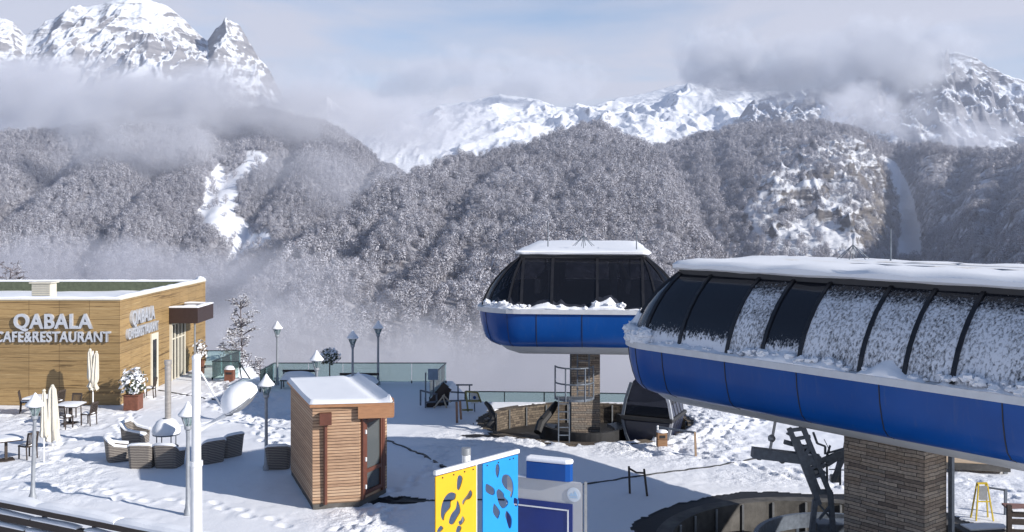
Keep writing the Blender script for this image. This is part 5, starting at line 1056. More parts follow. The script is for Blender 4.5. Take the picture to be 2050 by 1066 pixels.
dup(tab, gp(78, 832), 0, "snowy table by the wall behind the pair of slim parasols"); dup(tab, gp(12, 922), R(35), "table with a heap of snow at the lower left edge of the terrace")
M_CANV = pbr("cream_canvas", (.60, .56, .48), .85, var=.12, scale=5, stretch=(6, 6, 1), bump=.3)
def parasol(label, p, y, htop, hbot, r, twin=False, yy=0):
    g = gp(p, y); t = thing("folded_parasol", label, "parasol", g, 0, "folded parasols")
    b = MB(); b.tube([(0, 0, 0), (0, 0, htop - .05)], .03, 8); b.build("pole", M_WHITE, t)
    for k, (x0, x1) in enumerate(((-.10, -.02), (.12, .04)) if twin else ((0, 0),)):
        b = MB(); n_ = 14; vs = []; fs = []; m = 28
        for i in range(n_ + 1):
            f = i / n_; z = hbot + (htop - hbot) * f - (.1 * k); rr = r * (1.0 - .62 * f) * (1 - .5 * math.exp(-((f - .12) / .07) ** 2) * (1 if twin else .4)); rr = rr * (.45 if i == n_ else 1)
            for q in range(m):
                a = 2 * math.pi * q / m; s = rr * (1 + .22 * math.cos(a * 7 + f * 2) + .08 * mnoise.noise(Vector((math.cos(a) * 2, math.sin(a) * 2, f * 3 + k))))
                lean = (x1 + (x0 * 1.25 - x1) * f) if twin else 0
                vs.append((lean + s * math.cos(a), s * math.sin(a), z + .05 * math.cos(a * 7) * (1 - f)))
        for i in range(n_):
            for q in range(m): fs.append((i * m + q, i * m + (q + 1) % m, (i + 1) * m + (q + 1) % m, (i + 1) * m + q))
        b.add(vs, fs); b.build("canopy", M_CANV, t, smooth=True)
        b = MB(); b.blob(((x0 * 1.25) if twin else 0, 0, htop - .1 * k), .06, (1, 1, .9), .15, 2, 6, k); b.build("finial", M_CREAM, t, smooth=True)
    if not twin: b = MB(); b.box((0, 0, .04), (.4, .4, .08)); b.build("stand", M_CAPSNOW, t, bevel=.03)
    return t
parasol("tall twin folded parasol against the clad wall", 186, 822, 2.62, 1.0, .20, True); parasol("thick folded cream parasol left of centre among the tables", 105, 897, 2.25, .28, .26); parasol("thin white folded parasol just right of the leaning lamp", 88, 930, 2.5, .95, .13)
# ------------------------------------------------------------------ planters, shrubs, bin
M_LEAF = pbr("dark_evergreen_leaf", (.045, .060, .030), .6, var=.4, scale=9); M_DRYLEAF = pbr("brown_leaf", (.14, .09, .05), .7, var=.4, scale=9)
def leaf_ball(b, c, r, n, seed, sq=(1, 1, 1), snow=.5, size=.1):
    rg = random.Random(seed)
    for _ in range(n):
        d = Vector((rg.gauss(0, 1), rg.gauss(0, 1), rg.gauss(0, 1))).normalized(); q = r * rg.uniform(.5, 1.05) * (1 + .25 * mnoise.noise(d * 2 + Vector((seed, 0, 0)))); p = Vector((c[0] + d.x * q * sq[0], c[1] + d.y * q * sq[1], c[2] + d.z * q * sq[2]))
        u = (d + Vector((rg.uniform(-.8, .8), rg.uniform(-.8, .8), rg.uniform(-.3, .9)))).normalized(); v = u.orthogonal().normalized(); w = u.cross(v); L = size * rg.uniform(.6, 1.3)
        b.mat(1 if rg.random() < snow + .35 * d.z else 0); s = 1.35 if b.cur else 1
        b.add([p - v * L * .5 * s, p + w * L * .38 * s, p + v * L * .6 * s, p - w * L * .38 * s], [(0, 1, 2, 3)])
    return b
def planter(label, x, y, w, h, fr, sq, seed, snow, leaf):
    t = thing("potted_shrub", label, "potted shrub", (x, y, 0))
    b = MB(); vs = []
    b.prism([(-w / 2 * .88, -w / 2 * .88), (w / 2 * .88, -w / 2 * .88), (w / 2 * .88, w / 2 * .88), (-w / 2 * .88, w / 2 * .88)], 0, h); b.build("pot", M_CORTEN, t, bevel=.015)
    b = MB(); b.prism([(-w / 2, -w / 2), (w / 2, -w / 2), (w / 2, w / 2), (-w / 2, w / 2)], h + .001, h + .05); b.build("pot_rim", M_CORTEN, t, bevel=.01)
    b = MB(); leaf_ball(b, (0, 0, h + fr * sq[2] * .85), fr, 620, seed, sq, snow, .13); b.build("foliage", [leaf, M_CAPSNOW], t)
    b = MB(); b.tube([(0, 0, h), (.02, 0, h + fr)], .04, 6); b.build("stem", M_DWOOD, t); return t
planter("leafy shrub loaded with snow in a square rust pot at the cafe corner", -16.45, 43.4, .72, .62, .56, (1, 1, 1.15), 5, .55, M_LEAF)
planter("brown leaved shrub in a dark pot by the cafe's far side door", -16.55, 53.0, .42, .7, .42, (.9, .9, 1.4), 6, .30, M_DRYLEAF)
g = Vector(((660 - 1025) / FPX * 45.5, 45.5, 0)); t = thing("topiary_tree", "ball shaped clipped shrub on a thin stem holding snow", "shrub", g)
b = MB(); leaf_ball(b, (0, 0, 2.0), .44, 900, 9, (1, 1, .85), .42, .10); b.build("crown", [M_LEAF, M_CAPSNOW], t)
b = MB(); b.tube([(0, 0, 0), (0, 0, 1.9)], .03, 6); b.build("trunk", M_DWOOD, t)
g = px(460, 766, 50.2); t = thing("litter_bin", "rust brown litter bin with a snow dome beside the glass box", "bin", (g.x, 50.2, 0))
b = MB(); b.box((0, 0, .34), (.46, .4, .68)); b.build("body", M_CORTEN, t, bevel=.02)
b = MB(); b.blob((0, 0, .68), .27, (1, .9, .7), .1, 2, 8, 1, flat=0); b.build("snow_cap", M_CAPSNOW, t, smooth=True)
b = MB(); b.box((0, -.205, .5), (.3, .02, .1)); b.build("slot", M_BLACK, t)
# ------------------------------------------------------------------ glass railings
M_RAIL = pbr("dark_teal_handrail", (.035, .055, .060), .4, .4, var=.2)
def railing(label, pts, h, pane=1.6, post=False, z0=0.0):
    o = Vector((*pts[0], z0)); t = thing("glass_railing", label, "railing", o)
    for (a, c) in zip(pts, pts[1:]):
        a, c = Vector((*a, z0)), Vector((*c, z0)); L = (c - a).length; n = max(1, round(L / pane)); d = (c - a) / n; u = d.normalized()
        for k in range(n):
            p, q = a + d * k + u * .015, a + d * (k + 1) - u * .015; b = MB(); b.beam((p + Vector((0, 0, h / 2 + .03))), (q + Vector((0, 0, h / 2 + .03))), .014, h - .08); b.build("glass_pane", M_GLASS, t, o)
        for k in range(n + 1):
            b = MB(); p = a + d * k
            if post: b.beam(p, p + Vector((0, 0, h)), .05)
            else: b.beam(p + Vector((0, 0, .0)), p + Vector((0, 0, .14)), .06)
            b.build("post", M_RAIL, t, o)
        b = MB(); b.beam(a + Vector((0, 0, h)), c + Vector((0, 0, h)), .055, .045); b.build("handrail", M_RAIL, t, o)
    return t
railing("long glass railing along the terrace edge behind the booth", [(-12.0, 47.6), (-11.9, 50.0), (-3.3, 50.0), (-3.75, 45.6)], 1.02)
railing("glass box railing at the cafe corner before the bare tree", [(-16.9, 55), (-14.95, 55), (-15.3, 51.0), (-13.95, 51.0)], .95)
railing("low railing with a dark top bar beyond the far pit", [(-2.2, 46.8), (1.5, 46.6), (5.4, 46.2)], .95, 2.2, True, -.78)
b = MB(); b.beam((-13.8, 51.0, .0), (-13.95, 51.0, .95), .05); b.beam((-13.95, 51.0, .95), (-13.3, 50.9, .0), .05)
tag(b.build("leaning_rod", M_RAIL), "dark slanted rod at the right end of the glass box", "rod")
# ------------------------------------------------------------------ snow buried benches
for i, (p0, p1, d, lab) in enumerate(((563, 632, 48.6, "bench under a thick snow cushion at the left end of the long railing"), (678, 757, 47.6, "bench under a thick snow cushion right of the ball shrub"))):
    x0, x1 = (p0 - 1025) / FPX * d, (p1 - 1025) / FPX * d; t = thing("park_bench", lab, "bench", ((x0 + x1) / 2, d, 0), 0, "snow buried benches"); w = x1 - x0
    b = MB(); b.box((0, 0, .42), (w, .55, .06)); b.build("seat", M_DWOOD, t)
    for s in (-1, 1):
        b = MB(); b.beam((s * (w / 2 - .06), -.24, 0), (s * (w / 2 - .06), -.24, .42), .06); b.build("leg", M_STEEL, t)
        b = MB(); b.beam((s * (w / 2 - .06), .24, 0), (s * (w / 2 - .06), .30, .85), .06); b.build("leg", M_STEEL, t)
    b = MB(); b.beam((-w / 2, .29, .8), (w / 2, .29, .8), .05, .12); b.build("backrest", M_DWOOD, t)
    b = MB(); vs = []; fs = []; n_ = 20; m = 10
    for i_ in range(n_ + 1):
        for k in range(m + 1):
            u, v = i_ / n_, k / m; e_ = (math.sin(math.pi * u) ** .35) * (math.sin(math.pi * v) ** .4); vs.append((-w / 2 + w * u, -.31 + .58 * v, .45 + .40 * e_ * (1 + .1 * mnoise.noise(Vector((u * 3, v * 2, i)))) * (.75 + .45 * v)))
    for i_ in range(n_):
        for k in range(m): q = i_ * (m + 1) + k; fs.append((q, q + 1, q + m + 2, q + m + 1))
    b.add(vs, fs); b.build("snow_cushion", M_CAPSNOW, t, smooth=True)
# ------------------------------------------------------------------ clutter on the shaded platform right of the railing
M_YEL = pbr("yellow_paint", (.55, .40, .03), .45, var=.12); M_DULLYEL = pbr("olive_yellow_paint", (.22, .20, .07), .5, var=.2); M_BROWNST = pbr("rusty_stake", (.20, .12, .085), .7, var=.2)
def barrier(name, label, cat, segs, d, w, m, foot=None):
    pts = [px(x, y, d) for s in segs for (x, y) in (s[:2], s[2:])]; o = Vector((sum(p.x for p in pts) / len(pts), d, 0)); t = thing(name, label, cat, o)
    for i, (x0, y0, x1, y1) in enumerate(segs):
        a, c = px(x0, y0, d), px(x1, y1, d); b = MB(); b.beam(a, c, w); b.build("post" if abs(a.z - c.z) > abs(a.x - c.x) else "rail", m, t, o)
    return t
barrier("barrier", "low blue grey barrier left of the leaning boards", "barrier", [(842, 781, 842, 812), (842, 782, 874, 790), (874, 788, 874, 814), (852, 796, 852, 818), (852, 806, 905, 803)], 43.8, .07, M_STEEL)
o = gp(880, 815); t = thing("leaning_boards", "dark boards propped into a tent shape behind the booth", "boards", o)
d = o.y
b = MB(); b.beam(px(857, 817, d), px(893, 770, d), .32, .05, up=(0, 1, 0)); b.build("board", M_DWOOD, t, o)
b = MB(); b.beam(px(872, 818, d + .3), px(899, 777, d + .3), .28, .05, up=(0, 1, 0)); b.build("board", M_DWOOD, t, o)
b = MB(); b.prism([(0, 0), (.62, 0), (.62, .5), (0, .5)], 0, .01); b.v = [tuple(v) for v in (px(870, 818, d + .35), px(897, 818, d + .35), px(901, 778, d + .5), px(893, 778, d + .5), px(870, 818, d + .39), px(897, 818, d + .39), px(901, 778, d + .54), px(893, 778, d + .54))]; b.build("back_sheet", M_BLACK, t, o)
M_STICK = pbr("pale_stick", (.42, .36, .28), .8, var=.2)
for (x0, y0, x1, y1) in ((868, 818, 890, 790), (886, 792, 897, 826), (888, 792, 902, 806)): MB().tube([px(x0, y0, d - .2), px(x1, y1, d - .2)], .035, 6).build("stick", M_STICK, t, o)
t = thing("sign_panel", "grey sign panel on two legs at the railing corner", "sign", px(866, 776, 45.2) * 1)
t.location.z = 0; o = t.location.copy()
b = MB(); q = px(867, 750, 45.2); b.box((q.x, 45.2, q.z), (.46, .04, .5)); b.build("panel", pbr("blue_grey_board", (.20, .27, .36), .6, var=.15), t, o, bevel=.01)
for x in (852, 868): b = MB(); q = px(x, 790, 45.2); b.beam((q.x, 45.24, 0), (q.x, 45.24, 1.3), .06); b.build("leg", M_STEEL, t, o)
barrier("queue_barrier", "tall blue grey queue frame with a flat dark top bar", "frame", [(913, 771, 946, 771), (917, 772, 917, 803), (940, 772, 940, 803), (902, 785, 935, 787), (905, 803, 960, 801)], 44.2, .06, M_STEEL)
barrier("folding_stand", "olive yellow folding stand beside the far pit", "stand", [(932, 783, 937, 824), (956, 786, 963, 806), (933, 784, 956, 786), (936, 803, 962, 803), (925, 821, 947, 821)], 42.6, .07, M_DULLYEL)
barrier("rope_post", "two short rusty stakes left of the far pit", "stake", [(914, 805, 915, 848), (921, 803, 923, 840)], 40.6, .09, M_BROWNST)
o = px(949, 795, 42.9); o.z = 0; t = thing("notice_board", "round cornered pale notice board with a blue mark by the far pit", "notice board", o)
b = MB(); q = px(950, 796, 42.9); b.box(tuple(q), (.34, .03, .52)); b.build("panel", M_WHITE, t, o, bevel=.06)
b = MB(); b.lathe([(.07, -.01), (.07, .01)], (0, 0, 0), 16); M4 = Matrix.Translation(q + Vector((0, -.03, 0))) @ Matrix.Rotation(R(90), 4, 'X'); b.v = [tuple(M4 @ Vector(v)) for v in b.v]; b.build("round_mark", M_BLUE, t, o)
b = MB(); b.beam((q.x, 42.93, 0), (q.x, 42.93, q.z + .2), .05); b.build("post", M_STEEL, t, o)
# ------------------------------------------------------------------ gondola cabin
o = Vector((5.5, 38.6, -.35)); t = thing("gondola_cabin", "dark gondola cabin with a silver corner frame parked under the near station's nose", "gondola", o, R(-24))
def cab(levels, y0, y1):
    b = MB(); vs = []; fs = []
    for w, z in levels:
        for sx, y in ((-1, y0), (1, y0), (1, y1), (-1, y1)): vs.append((sx * w, y, z))
    for i in range(len(levels) - 1):
        for k in range(4): fs.append((i * 4 + k, i * 4 + (k + 1) % 4, (i + 1) * 4 + (k + 1) % 4, (i + 1) * 4 + k))
    fs += [(3, 2, 1, 0), tuple((len(levels) - 1) * 4 + k for k in range(4))]; return b.add(vs, fs)
M_NAVY = pbr("dark_navy_shell", (.010, .014, .035), .35, var=.2, coat=.3)
cab([(.62, 0), (.80, .45), (.93, 1.02)], -1.0, 1.0).build("lower_shell", M_NAVY, t, bevel=.05)
cab([(.92, 1.18), (.82, 1.75), (.60, 2.42)], -.97, .97).build("window_glass", M_DGLASS, t, bevel=.03)
cab([(.62, 2.42), (.50, 2.56)], -.95, .95).build("roof", M_NAVY, t, bevel=.05)
cab([(1.0, 1.02), (1.03, 1.10), (1.0, 1.18)], -1.12, 1.05).build("bumper", M_BLACK, t, bevel=.03)
for sx in (-1, 1):
    b = MB(); pr = [(.64, 0), (.82, .45), (.95, 1.02), (.95, 1.18), (.845, 1.75), (.62, 2.44)]
    for (w0, z0), (w1, z1) in zip(pr, pr[1:]): b.beam((sx * w0, -1.0, z0), (sx * w1, -1.0, z1), .10, .12, up=(0, 1, 0))
    b.build("corner_frame", pbr("silver_frame", (.55, .56, .58), .35, .6, var=.1) if sx > 0 else M_STEEL, t)
b = MB()
for (w0, z0), (w1, z1) in (((.63, .05), (.945, 1.0)), ((.94, 1.2), (.63, 2.38))):
    b.add([(w0 + .012, -.75, z0), (w0 + .012, .75, z0), (w1 + .012, .75, z1), (w1 + .012, -.75, z1)], [(0, 1, 2, 3)])
b.build("door", M_NAVY, t)
b = MB()
for y in (-.4, 0, .4):
    b.beam((.66, y, .1), (.955, y, 1.0), .05, .02); b.beam((.955, y, 1.2), (.65, y, 2.36), .05, .02)
b.build("door_bars", M_BLACK, t)
b = MB(); b.box((1.12, 0, .32), (.34, 1.3, .05)); b.build("ski_rack", M_GREYST, t)
b = MB(); b.tube([(0, 0, 2.5), (0, 0, 3.0), (.1, 0, 3.3)], .05, 8); b.build("hanger", M_STEEL, t)
# ------------------------------------------------------------------ wooden bin, stakes, posts
g = gp(1325, 895); t = thing("wooden_bin", "slatted wooden litter bin capped with snow by the gondola", "bin", g)
b = MB(); b.box((0, 0, .27), (.36, .34, .54)); b.build("body", plank_mat("bin_slats", [(.10, .05, .03), (.26, .14, .07), (.34, .2, .1)], .3), t, bevel=.02)
b = MB(); b.box((0, -.175, .4), (.2, .02, .1)); b.build("opening", M_BLACK, t)
b = MB(); b.blob((0, 0, .54), .2, (1.05, 1, .45), .12, 2, 8, 3, flat=0); b.build("snow_cap", M_CAPSNOW, t, smooth=True)
g = gp(1315, 893); t = thing("white_post", "slim white post touching the wooden bin", "post", g)
b = MB(); b.tube([(0, 0, 0), (.03, 0, .68)], .035, 8); b.build("shaft", M_WHITE, t); b = MB(); b.blob((.03, 0, .7), .05, (1, 1, 1), .1, 2, 6); b.build("knob", M_WHITE, t, smooth=True)
g = gp(1393, 912); t = thing("guard_rail", "dark guard rail with one tan post right of the wooden bin", "guard rail", g)
b = MB(); b.beam((0, 0, -.05), (-.03, 0, .82), .07); b.build("post", pbr("tan_post", (.32, .22, .14), .7, var=.2), t); b = MB(); b.beam((-.03, 0, .80), (-1.15, 1.0, .78), .06); b.build("rail", M_STEEL, t)
a, c = gp(1261, 988), gp(1296, 994); t = thing("stake_barrier", "pair of dark stakes joined by a sagging bar in the blue shadow", "barrier", (a + c) / 2); o = (a + c) / 2
for q, l in ((a, -.03), (c, -.10)): b = MB(); b.beam(q - Vector((0, 0, .05)), q + Vector((l, 0, .82)), .06); b.build("stake", M_DWOOD, t, o)
b = MB(); p0, p1 = a + Vector((-.03, 0, .76)), c + Vector((-.1, 0, .70)); b.tube([p0, p0.lerp(p1, .5) - Vector((0, 0, .06)), p1], .03, 6); b.build("bar", M_DWOOD, t, o)
# ------------------------------------------------------------------ drain lines in the snow
def drain(label, pts, w=.10):
    P = [gp(*p) for p in pts]; o = P[0].copy(); b = MB(); Q = []
    for a, c in zip(P, P[1:]):
        n_ = max(2, int((c - a).length / .2))
        for k in range(n_): Q.append(a.lerp(c, k / n_))
    Q.append(P[-1]); rg = random.Random(len(Q)); vs = []; fs = []
    for i, q in enumerate(Q):
        d = (Q[min(i + 1, len(Q) - 1)] - Q[max(i - 1, 0)]).normalized(); r = Vector((-d.y, d.x, 0)); ww = w * rg.uniform(.35, 1.0); j = r * rg.uniform(-.05, .05)
        z = gz(q.x, q.y) + .03
        for s, zz in ((-1, z - .06), (-.9, z), (.9, z), (1, z - .06)): vs.append((q.x + j.x + r.x * ww * s, q.y + j.y + r.y * ww * s, zz))
    for i in range(len(Q) - 1):
        for k in range(3): fs.append((i * 4 + k, i * 4 + k + 1, (i + 1) * 4 + k + 1, (i + 1) * 4 + k))
    b.add(vs, fs); tag(b.build("drain_channel", M_ASPH, None, o, loc=o), label, "drain")
drain("dark drain line crossing the snow right of the booth door", [(765, 878), (800, 893), (850, 912), (905, 945)], .07)
drain("long thin drain line running from the info board to the near mast", [(1170, 972), (1260, 958), (1340, 946), (1440, 932), (1530, 915)], .05)
drain("dark drain line on the path beside the flue", [(318, 782), (360, 790), (430, 802), (470, 812)], .06)
drain("thin drain line behind the yellow panel", [(760, 1003), (880, 1004), (1010, 1002)], .05)
# ------------------------------------------------------------------ yellow and blue cut-out panels
PL, PR = Vector((-1.475, 19.0, 0)), Vector((.135, 20.8, 0)); pv = PR - PL; plen = pv.length; pv.normalize(); PZ = 3.56
def on_panel(x, y):
    k = (x - 1025) / FPX; s = (k * PL.y - PL.x) / (pv.x - k * pv.y); d = PL.y + pv.y * s; return s, CH - (y - HZ) * d / FPX
def smooth_poly(P, n=5):
    out = []; m = len(P)
    for i in range(m):
        p0, p1, p2, p3 = (Vector(P[(i + j - 1) % m]) for j in range(4))
        for k in range(n): t_ = k / n; out.append(tuple(.5 * ((2 * p1) + (p2 - p0) * t_ + (2 * p0 - 5 * p1 + 4 * p2 - p3) * t_ ** 2 + (3 * p1 - p0 - 3 * p2 + p3) * t_ ** 3)))
    return out
def cut_panel(name, outer, holes, mat_, parent, o):
    cu = bpy.data.curves.new(name, 'CURVE'); cu.dimensions = '2D'; cu.fill_mode = 'BOTH'; cu.extrude = .012
    for poly in [outer] + holes:
        sp = cu.splines.new('POLY'); sp.points.add(len(poly) - 1); sp.use_cyclic_u = True
        for pt, (u, v) in zip(sp.points, poly): pt.co = (u, v, 0, 1)
    ob = bpy.data.objects.new(name, cu); C.objects.link(ob); dg = bpy.context.evaluated_depsgraph_get(); me = bpy.data.meshes.new_from_object(ob.evaluated_get(dg)); bpy.data.objects.remove(ob); me.materials.clear(); me.materials.append(mat_)
    r = bpy.data.objects.new(name, me); C.objects.link(r); r.parent = parent; r.location = PL - Vector(o); r.rotation_euler = (R(90), 0, math.atan2(pv.y, pv.x)); return r
Z2 = lambda P: [(850 + x * .17445, 880 + y * .17445) for x, y in P]
YH = [[(400, 410), (432, 440), (420, 510), (390, 582), (366, 555), (374, 440)], [(350, 620), (290, 608), (230, 660), (190, 760), (183, 880), (213, 932), (232, 860), (290, 785), (300, 715), (342, 690), (356, 650)], [(370, 700), (400, 760), (406, 830), (370, 900), (322, 975), (274, 955), (300, 860), (352, 790)], [(520, 580), (545, 620), (520, 680), (470, 700), (440, 752), (428, 710), (480, 640)], [(430, 880), (456, 920), (430, 970), (400, 985), (384, 945), (410, 925)], [(180, 990), (212, 1018), (180, 1060), (140, 1062), (146, 1030)], [(376, 992), (420, 1004), (400, 1064), (356, 1064)]]
BH = [[(840, 280), (856, 340), (835, 440), (810, 380), (815, 300)], [(900, 410), (960, 410), (1005, 480), (1015, 580), (992, 670), (974, 640), (982, 600), (920, 560), (880, 480)], [(710, 510), (790, 560), (800, 620), (770, 640), (702, 600), (694, 540)], [(850, 570), (903, 620), (912, 660), (955, 712), (940, 765), (890, 792), (850, 740), (827, 660), (820, 600)], [(800, 740), (858, 820), (850, 880), (830, 910), (782, 840), (785, 760)], [(940, 820), (994, 900), (990, 1000), (965, 1020), (936, 930), (920, 870)], [(1022, 672), (1066, 690), (1070, 740), (1048, 772), (1020, 740)]]
o = PL.lerp(PR, .5); o.z = 0; t = thing("banner_frame", "white pole and bar carrying a yellow and a blue cut-out panel", "sign", o)
M_YPAN = pbr("yellow_panel", (.66, .36, .004), .65, var=.05, scale=2); M_BPAN = pbr("sky_blue_panel", (.003, .23, .62), .6, var=.05, scale=2)
s0 = 0.02; s1 = on_panel(953, 940)[0]; s2 = on_panel(966, 930)[0]; s3 = plen - .03
cut_panel("yellow_panel", [(s0, .9), (s1, .9), (s1, PZ - .07), (s0, PZ - .07)], [smooth_poly([on_panel(*q) for q in Z2(h)]) for h in YH], M_YPAN, t, o)
cut_panel("blue_panel", [(s2, .9), (s3, .9), (s3, PZ - .07), (s2, PZ - .07)], [smooth_poly([on_panel(*q) for q in Z2(h)]) for h in BH], M_BPAN, t, o)
b = MB(); b.beam(PL + Vector((0, 0, PZ)), PR + Vector((0, 0, PZ)), .09, .09); b.build("top_bar", M_WHITE, t, o, bevel=.02)
b = MB(); nb = Vector((-pv.y, pv.x, 0)) * .1
for s_ in (s1 + .012, ): b.beam(PL + pv * s_ + Vector((0, 0, .85)), PL + pv * s_ + Vector((0, 0, PZ - .05)), .03, .04)
b.build("edge_strip", M_WHITE, t, o)
for s_ in (.2, .5, .8, s1 - .1, s2 + .12, s2 + .45, s2 + .8, s3 - .15): b = MB(); q = PL + pv * s_ - nb * .2 + Vector((0, 0, PZ - .12)); b.blob(tuple(q), .016, (1, 1, 1), 0, 1, 4); b.build("bolt", M_BLACK, t, o)
pp = PL + pv * on_panel(947, 930)[0] + nb * 1.9; b = MB(); b.tube([(pp.x, pp.y, -.05), (pp.x, pp.y, PZ + .13)], .085, 16); b.build("pole", M_WHITE, t, o, smooth=True)
b = MB(); b.tube([(pp.x, pp.y, PZ + .13), (pp.x, pp.y, PZ + .27)], .092, 16); b.build("pole_cap", M_GREYST, t, o, smooth=True)
b = MB(); b.beam((pp.x, pp.y, PZ), PL + pv * on_panel(947, 930)[0] + Vector((0, 0, PZ)), .06); b.build("bracket", M_WHITE, t, o)
# ------------------------------------------------------------------ information board
IL, IR = Vector((-.10, 22.05, 0)), Vector((1.52, 21.4, 0)); iv = (IR - IL); il = iv.length; iv.normalize(); inn_ = Vector((iv.y, -iv.x, 0)); ang = math.atan2(iv.y, iv.x)
t = thing("information_board", "grey information board with a navy panel and a snow capped blue header", "information board", IL.lerp(IR, .5)); o = IL.lerp(IR, .5)
ip = lambda s, z, off=0: IL + iv * s + inn_ * off + Vector((0, 0, z))
M_GBOARD = pbr("light_grey_board", (.46, .46, .47), .45, var=.06, scale=2); M_NAVYP = pbr("navy_panel", (.006, .024, .17), .35, var=.1, scale=2)
b = MB(); b.beam(ip(0, 1.43), ip(il, 1.43), .07, 2.6); b.build("board", M_GBOARD, t, o, bevel=.01)
b = MB(); b.beam(ip(0, 1.20, .045), ip(il - .22, 1.20, .045), .02, 2.12); pn = b.build("panel", M_NAVYP, t, o)
b = MB(); b.beam(ip(0, 2.12, .060), ip(il - .32, 2.12, .060), .012, .028); b.beam(ip(il - .32, .2, .060), ip(il - .32, 2.134, .060), .028, .012, up=inn_); b.build("white_line", M_WHITE, pn, o)
b = MB(); b.beam(ip(il + .06, -.05), ip(il + .06, 2.76), .06); b.build("side_post", M_GREYST, t, o)
b = MB(); pl_ = [(-.5, -.12), (.40, -.12), (.5, -.07), (.53, 0), (.5, .07), (.40, .12), (-.5, .12)]; M5 = Matrix.Translation(ip(.98, 2.735, -.02)) @ Matrix.Rotation(ang, 4, 'Z'); b.prism(pl_, 0, .37, M5); b.build("header", M_BLUE, t, o, bevel=.01)
b = MB(); M6 = Matrix.Translation(ip(.98, 3.105, -.02)) @ Matrix.Rotation(ang, 4, 'Z'); b.prism([(x * 1.03, y * 1.12) for x, y in pl_], 0, .10, M6); b.build("header_snow", M_CAPSNOW, t, o, bevel=.045, seg=3)
b = MB(); snow_strip(b, ip(.05, 2.73), ip(.46, 2.73), .1, .05, 2); b.build("board_snow", M_CAPSNOW, t, o, smooth=True)
lc = ip(il - .19, 2.47, .042); M7 = Matrix.Translation(lc) @ Matrix.Rotation(ang, 4, 'Z') @ Matrix.Rotation(R(90), 4, 'X')
M_PALE = pbr("pale_blue_print", (.40, .55, .70), .5, var=.06)
b = MB(); b.lathe([(.155, 0), (.155, .006)], n=28); b.lathe([(.13, .006), (.13, .009)], n=28); b.v = [tuple(M7 @ Vector(v)) for v in b.v]; lg = b.build("round_logo", pbr("white_print", (.62, .66, .70), .5, var=.04), t, o)
b = MB(); b.prism([(-.10, -.03), (-.05, .04), (-.02, .0), (.03, .09), (.09, -.03)], .010, .013, M7); b.box((0, 0, 0), (0.001, .001, .001)) if 0 else None; b.prism([(-.09, -.07), (.09, -.07), (.09, -.05), (-.09, -.05)], .010, .013, M7); b.build("logo_mark", M_PALE, lg, o)
# ------------------------------------------------------------------ wooden fence at the lower left
F0, F1 = Vector((-16.0, 27.6, 0)), Vector((-6.2, 22.6, 0)); t = thing("wooden_fence", "dark three rail timber fence with snow on every rail", "fence", F0); fo = F0
rg = random.Random(4)
for z in (.22, .54, .88):
    b = MB(); b.beam(F0 + Vector((0, 0, z)), F1 + Vector((0, 0, z)), .14, .19); r_ = b.build("rail", M_DWOOD, t, fo)
    b = MB(); L = (F1 - F0).length; s = 0
    while s < L - .3:
        e_ = min(L, s + rg.uniform(1.2, 3.4)); u = (F1 - F0) / L; snow_strip(b, F0 + u * s + Vector((0, 0, z + .095)), F0 + u * e_ + Vector((0, 0, z + .095)), .20 if z < .8 else .34, .08 if z < .8 else .15, z * 7 + s); s = e_ + (rg.uniform(.05, .3) if z < .8 else -.02)
    b.build("rail_snow", M_CAPSNOW, r_, fo, smooth=True)
for k in range(6): p = F0.lerp(F1, (k + .4) / 6); b = MB(); b.beam(p + Vector((.06, .10, -.1)), p + Vector((.06, .10, .93)), .1); b.build("post", M_DWOOD, t, fo)
# ------------------------------------------------------------------ right edge: deck, yellow stand, dark bench
g = gp(1950, 946); t = thing("plank_deck", "low tan plank deck beside the near pillar", "deck", g, R(-12))
b = MB(); b.box((.0, .9, .30), (2.1, 2.0, .06)); b.build("planks", plank_mat("deck_planks", [(.30, .20, .12), (.46, .33, .21), (.56, .42, .28)], .14), t)
b = MB(); b.box((0, -.1, .20), (2.16, .06, .22)); b.box((1.06, .9, .20), (.06, 1.94, .22)); b.build("edge_board", M_CONC, t)
for x in (-.95, .95): b = MB(); b.beam((x, .0, -.05), (x, .0, .26), .12); b.build("leg", M_GREYST, t)
g = gp(1966, 1040); t = thing("yellow_stand", "bright yellow A shaped stand with a grey plate", "stand", g)
for sy in (-.16, .16):
    for sx in (-1, 1): b = MB(); b.beam((sx * .24, sy, 0), (sx * .12, sy * .3, 1.0), .035); b.build("leg", M_YEL, t)
b = MB(); b.beam((-.14, 0, 1.0), (.14, 0, 1.0), .05); b.beam((-.19, -.1, .52), (.19, -.1, .52), .03); b.build("bar", M_YEL, t)
b = MB(); b.box((0, -.07, .75), (.22, .02, .38)); b.build("plate", M_GREYST, t)
g = gp(2013, 1030); t = thing("rail_post", "grey post with a rail reaching to the yellow stand", "rail", g)
b = MB(); b.beam((0, 0, -.05), (0, 0, .70), .07); b.build("post", M_STEEL, t); b = MB(); b.beam((0, 0, .68), (-.42, .12, .72), .05); b.build("rail", M_STEEL, t)
g = gp(2030, 1085); t = thing("timber_bench", "dark timber bench end cut by the right edge", "bench", g, R(-8))
for z in (.25, .52, .72): b = MB(); b.box((.7, 0, z), (1.7, .06, .15)); b.build("board", M_DWOOD, t, bevel=.01)
b = MB(); b.beam((-.12, 0, -.05), (-.12, 0, .95), .11); b.build("post", M_DWOOD, t)
b = MB(); b.box((.7, .35, .80), (1.6, .55, .05)); b.build("top", pbr("reddish_plank", (.22, .12, .10), .7, var=.2), t)
b = MB(); snow_strip(b, (-.05, .0, .80), (1.5, .0, .80), .14, .05, 3); b.build("snow_strip", M_CAPSNOW, t, smooth=True)
g = gp(1975, 1066); t = thing("concrete_slab", "flat pale slab set in the snow below the yellow stand", "slab", g)
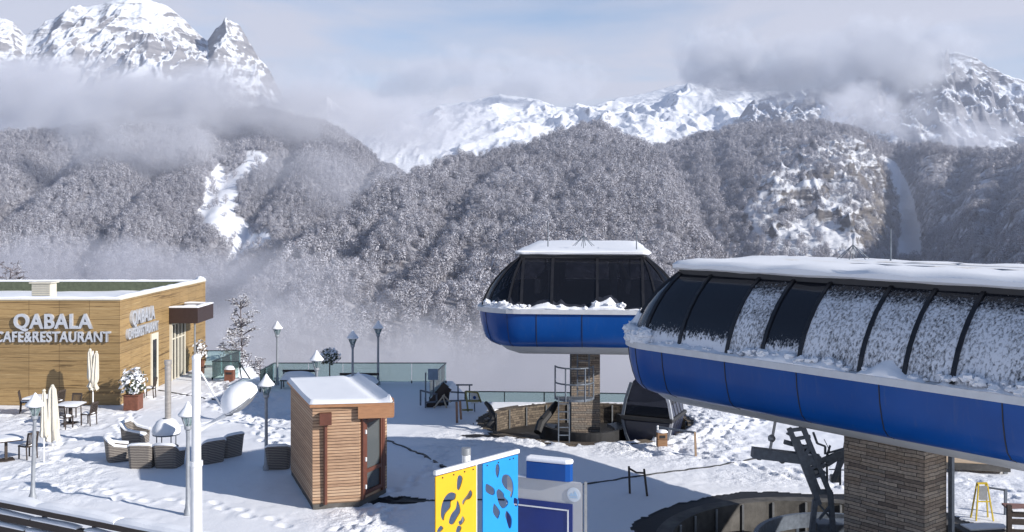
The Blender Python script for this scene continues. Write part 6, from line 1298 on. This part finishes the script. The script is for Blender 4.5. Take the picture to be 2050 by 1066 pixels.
b = MB(); b.box((0, .2, .03), (1.5, .75, .10), R(8)); b.build("slab_body", M_CONC, t, bevel=.02); b = MB(); b.box((.1, .2, .095), (1.25, .5, .05), R(8)); b.build("slab_snow", M_CAPSNOW, t, bevel=.02)
# ------------------------------------------------------------------ bare frosted trees beyond the terrace edge
def bare_tree(name, label, base, H, spread, seed, trunk_r=.10, levels=4, frost=.6, rmin=.016, kids0=30):
    rg = random.Random(seed); t = thing(name, label, "tree", base); tr = MB(); tw = MB()
    def grow(p, d, L, r, lv):
        n_ = 4; pts = [p.copy()]; q = p.copy(); dd = d.copy()
        for k in range(n_): dd = (dd + Vector((rg.uniform(-.22, .22), rg.uniform(-.22, .22), rg.uniform(-.10, .10) - (.10 if lv <= 1 else 0)))).normalized() if lv < levels else (dd + Vector((rg.uniform(-.05, .05), rg.uniform(-.05, .05), .1))).normalized(); q = q + dd * (L / n_); pts.append(q.copy())
        (tr if lv >= levels - 1 else tw.mat(1 if rg.random() < frost else 0)).tube(pts, [max(rmin, r * (1 - .7 * i / n_)) for i in range(n_ + 1)], 5 if lv >= levels - 1 else 3, False)
        if lv == 0: return
        kids = (kids0 if lv == levels else 6 if lv == levels - 1 else 5)
        for k in range(kids):
            f = rg.uniform(.15, 1.0) if lv == levels else rg.uniform(.25, 1); i = min(n_ - 1, int(f * n_)); b0 = pts[i].lerp(pts[i + 1], f * n_ - i)
            a = rg.uniform(0, 6.28); side = Vector((math.cos(a), math.sin(a), 0)); nd = (dd * rg.uniform(.35, .8) + side * rg.uniform(.5, 1.0) + Vector((0, 0, rg.uniform(-.2, .3)))).normalized()
            grow(b0, nd, L * (spread if lv == levels else .5) * rg.uniform(.6, 1.05) * (1.15 - .75 * f if lv == levels else 1), r * .38, lv - 1)
    grow(Vector((0, 0, -.5)), Vector((.02, 0, 1)), H, trunk_r, levels)
    tr.build("trunk", [M_TWIG], t); tw.build("crown", [M_TWIG, M_FROSTW], t); return t
M_FROSTW = pbr("white_frost", (.70, .71, .75), .8, var=.08)
g = px(482, 760, 58.0); bare_tree("bare_tree", "slender bare tree white with frost behind the glass box", (g.x, 58.0, -4.0), 7.9, .24, 12, .11, 4, .55, .015, 44)
g = px(12, 560, 63); bare_tree("bare_tree", "leafless dark twigs showing above the far left roof edge", (g.x, 63, .2), 5.4, .40, 15, .08, 3, .1)
for k, (p, y, d, H) in enumerate(((520, 760, 57.5, 2.6), (448, 765, 60, 3.0))): g = px(p, y, d); bare_tree("bare_shrub", ["frosted twiggy shrub spilling right of the bare tree", "frosted twiggy shrub at the left foot of the bare tree"][k], (g.x, d, g.z - 1.2), H, .55, 22 + k, .05, 3, .6)
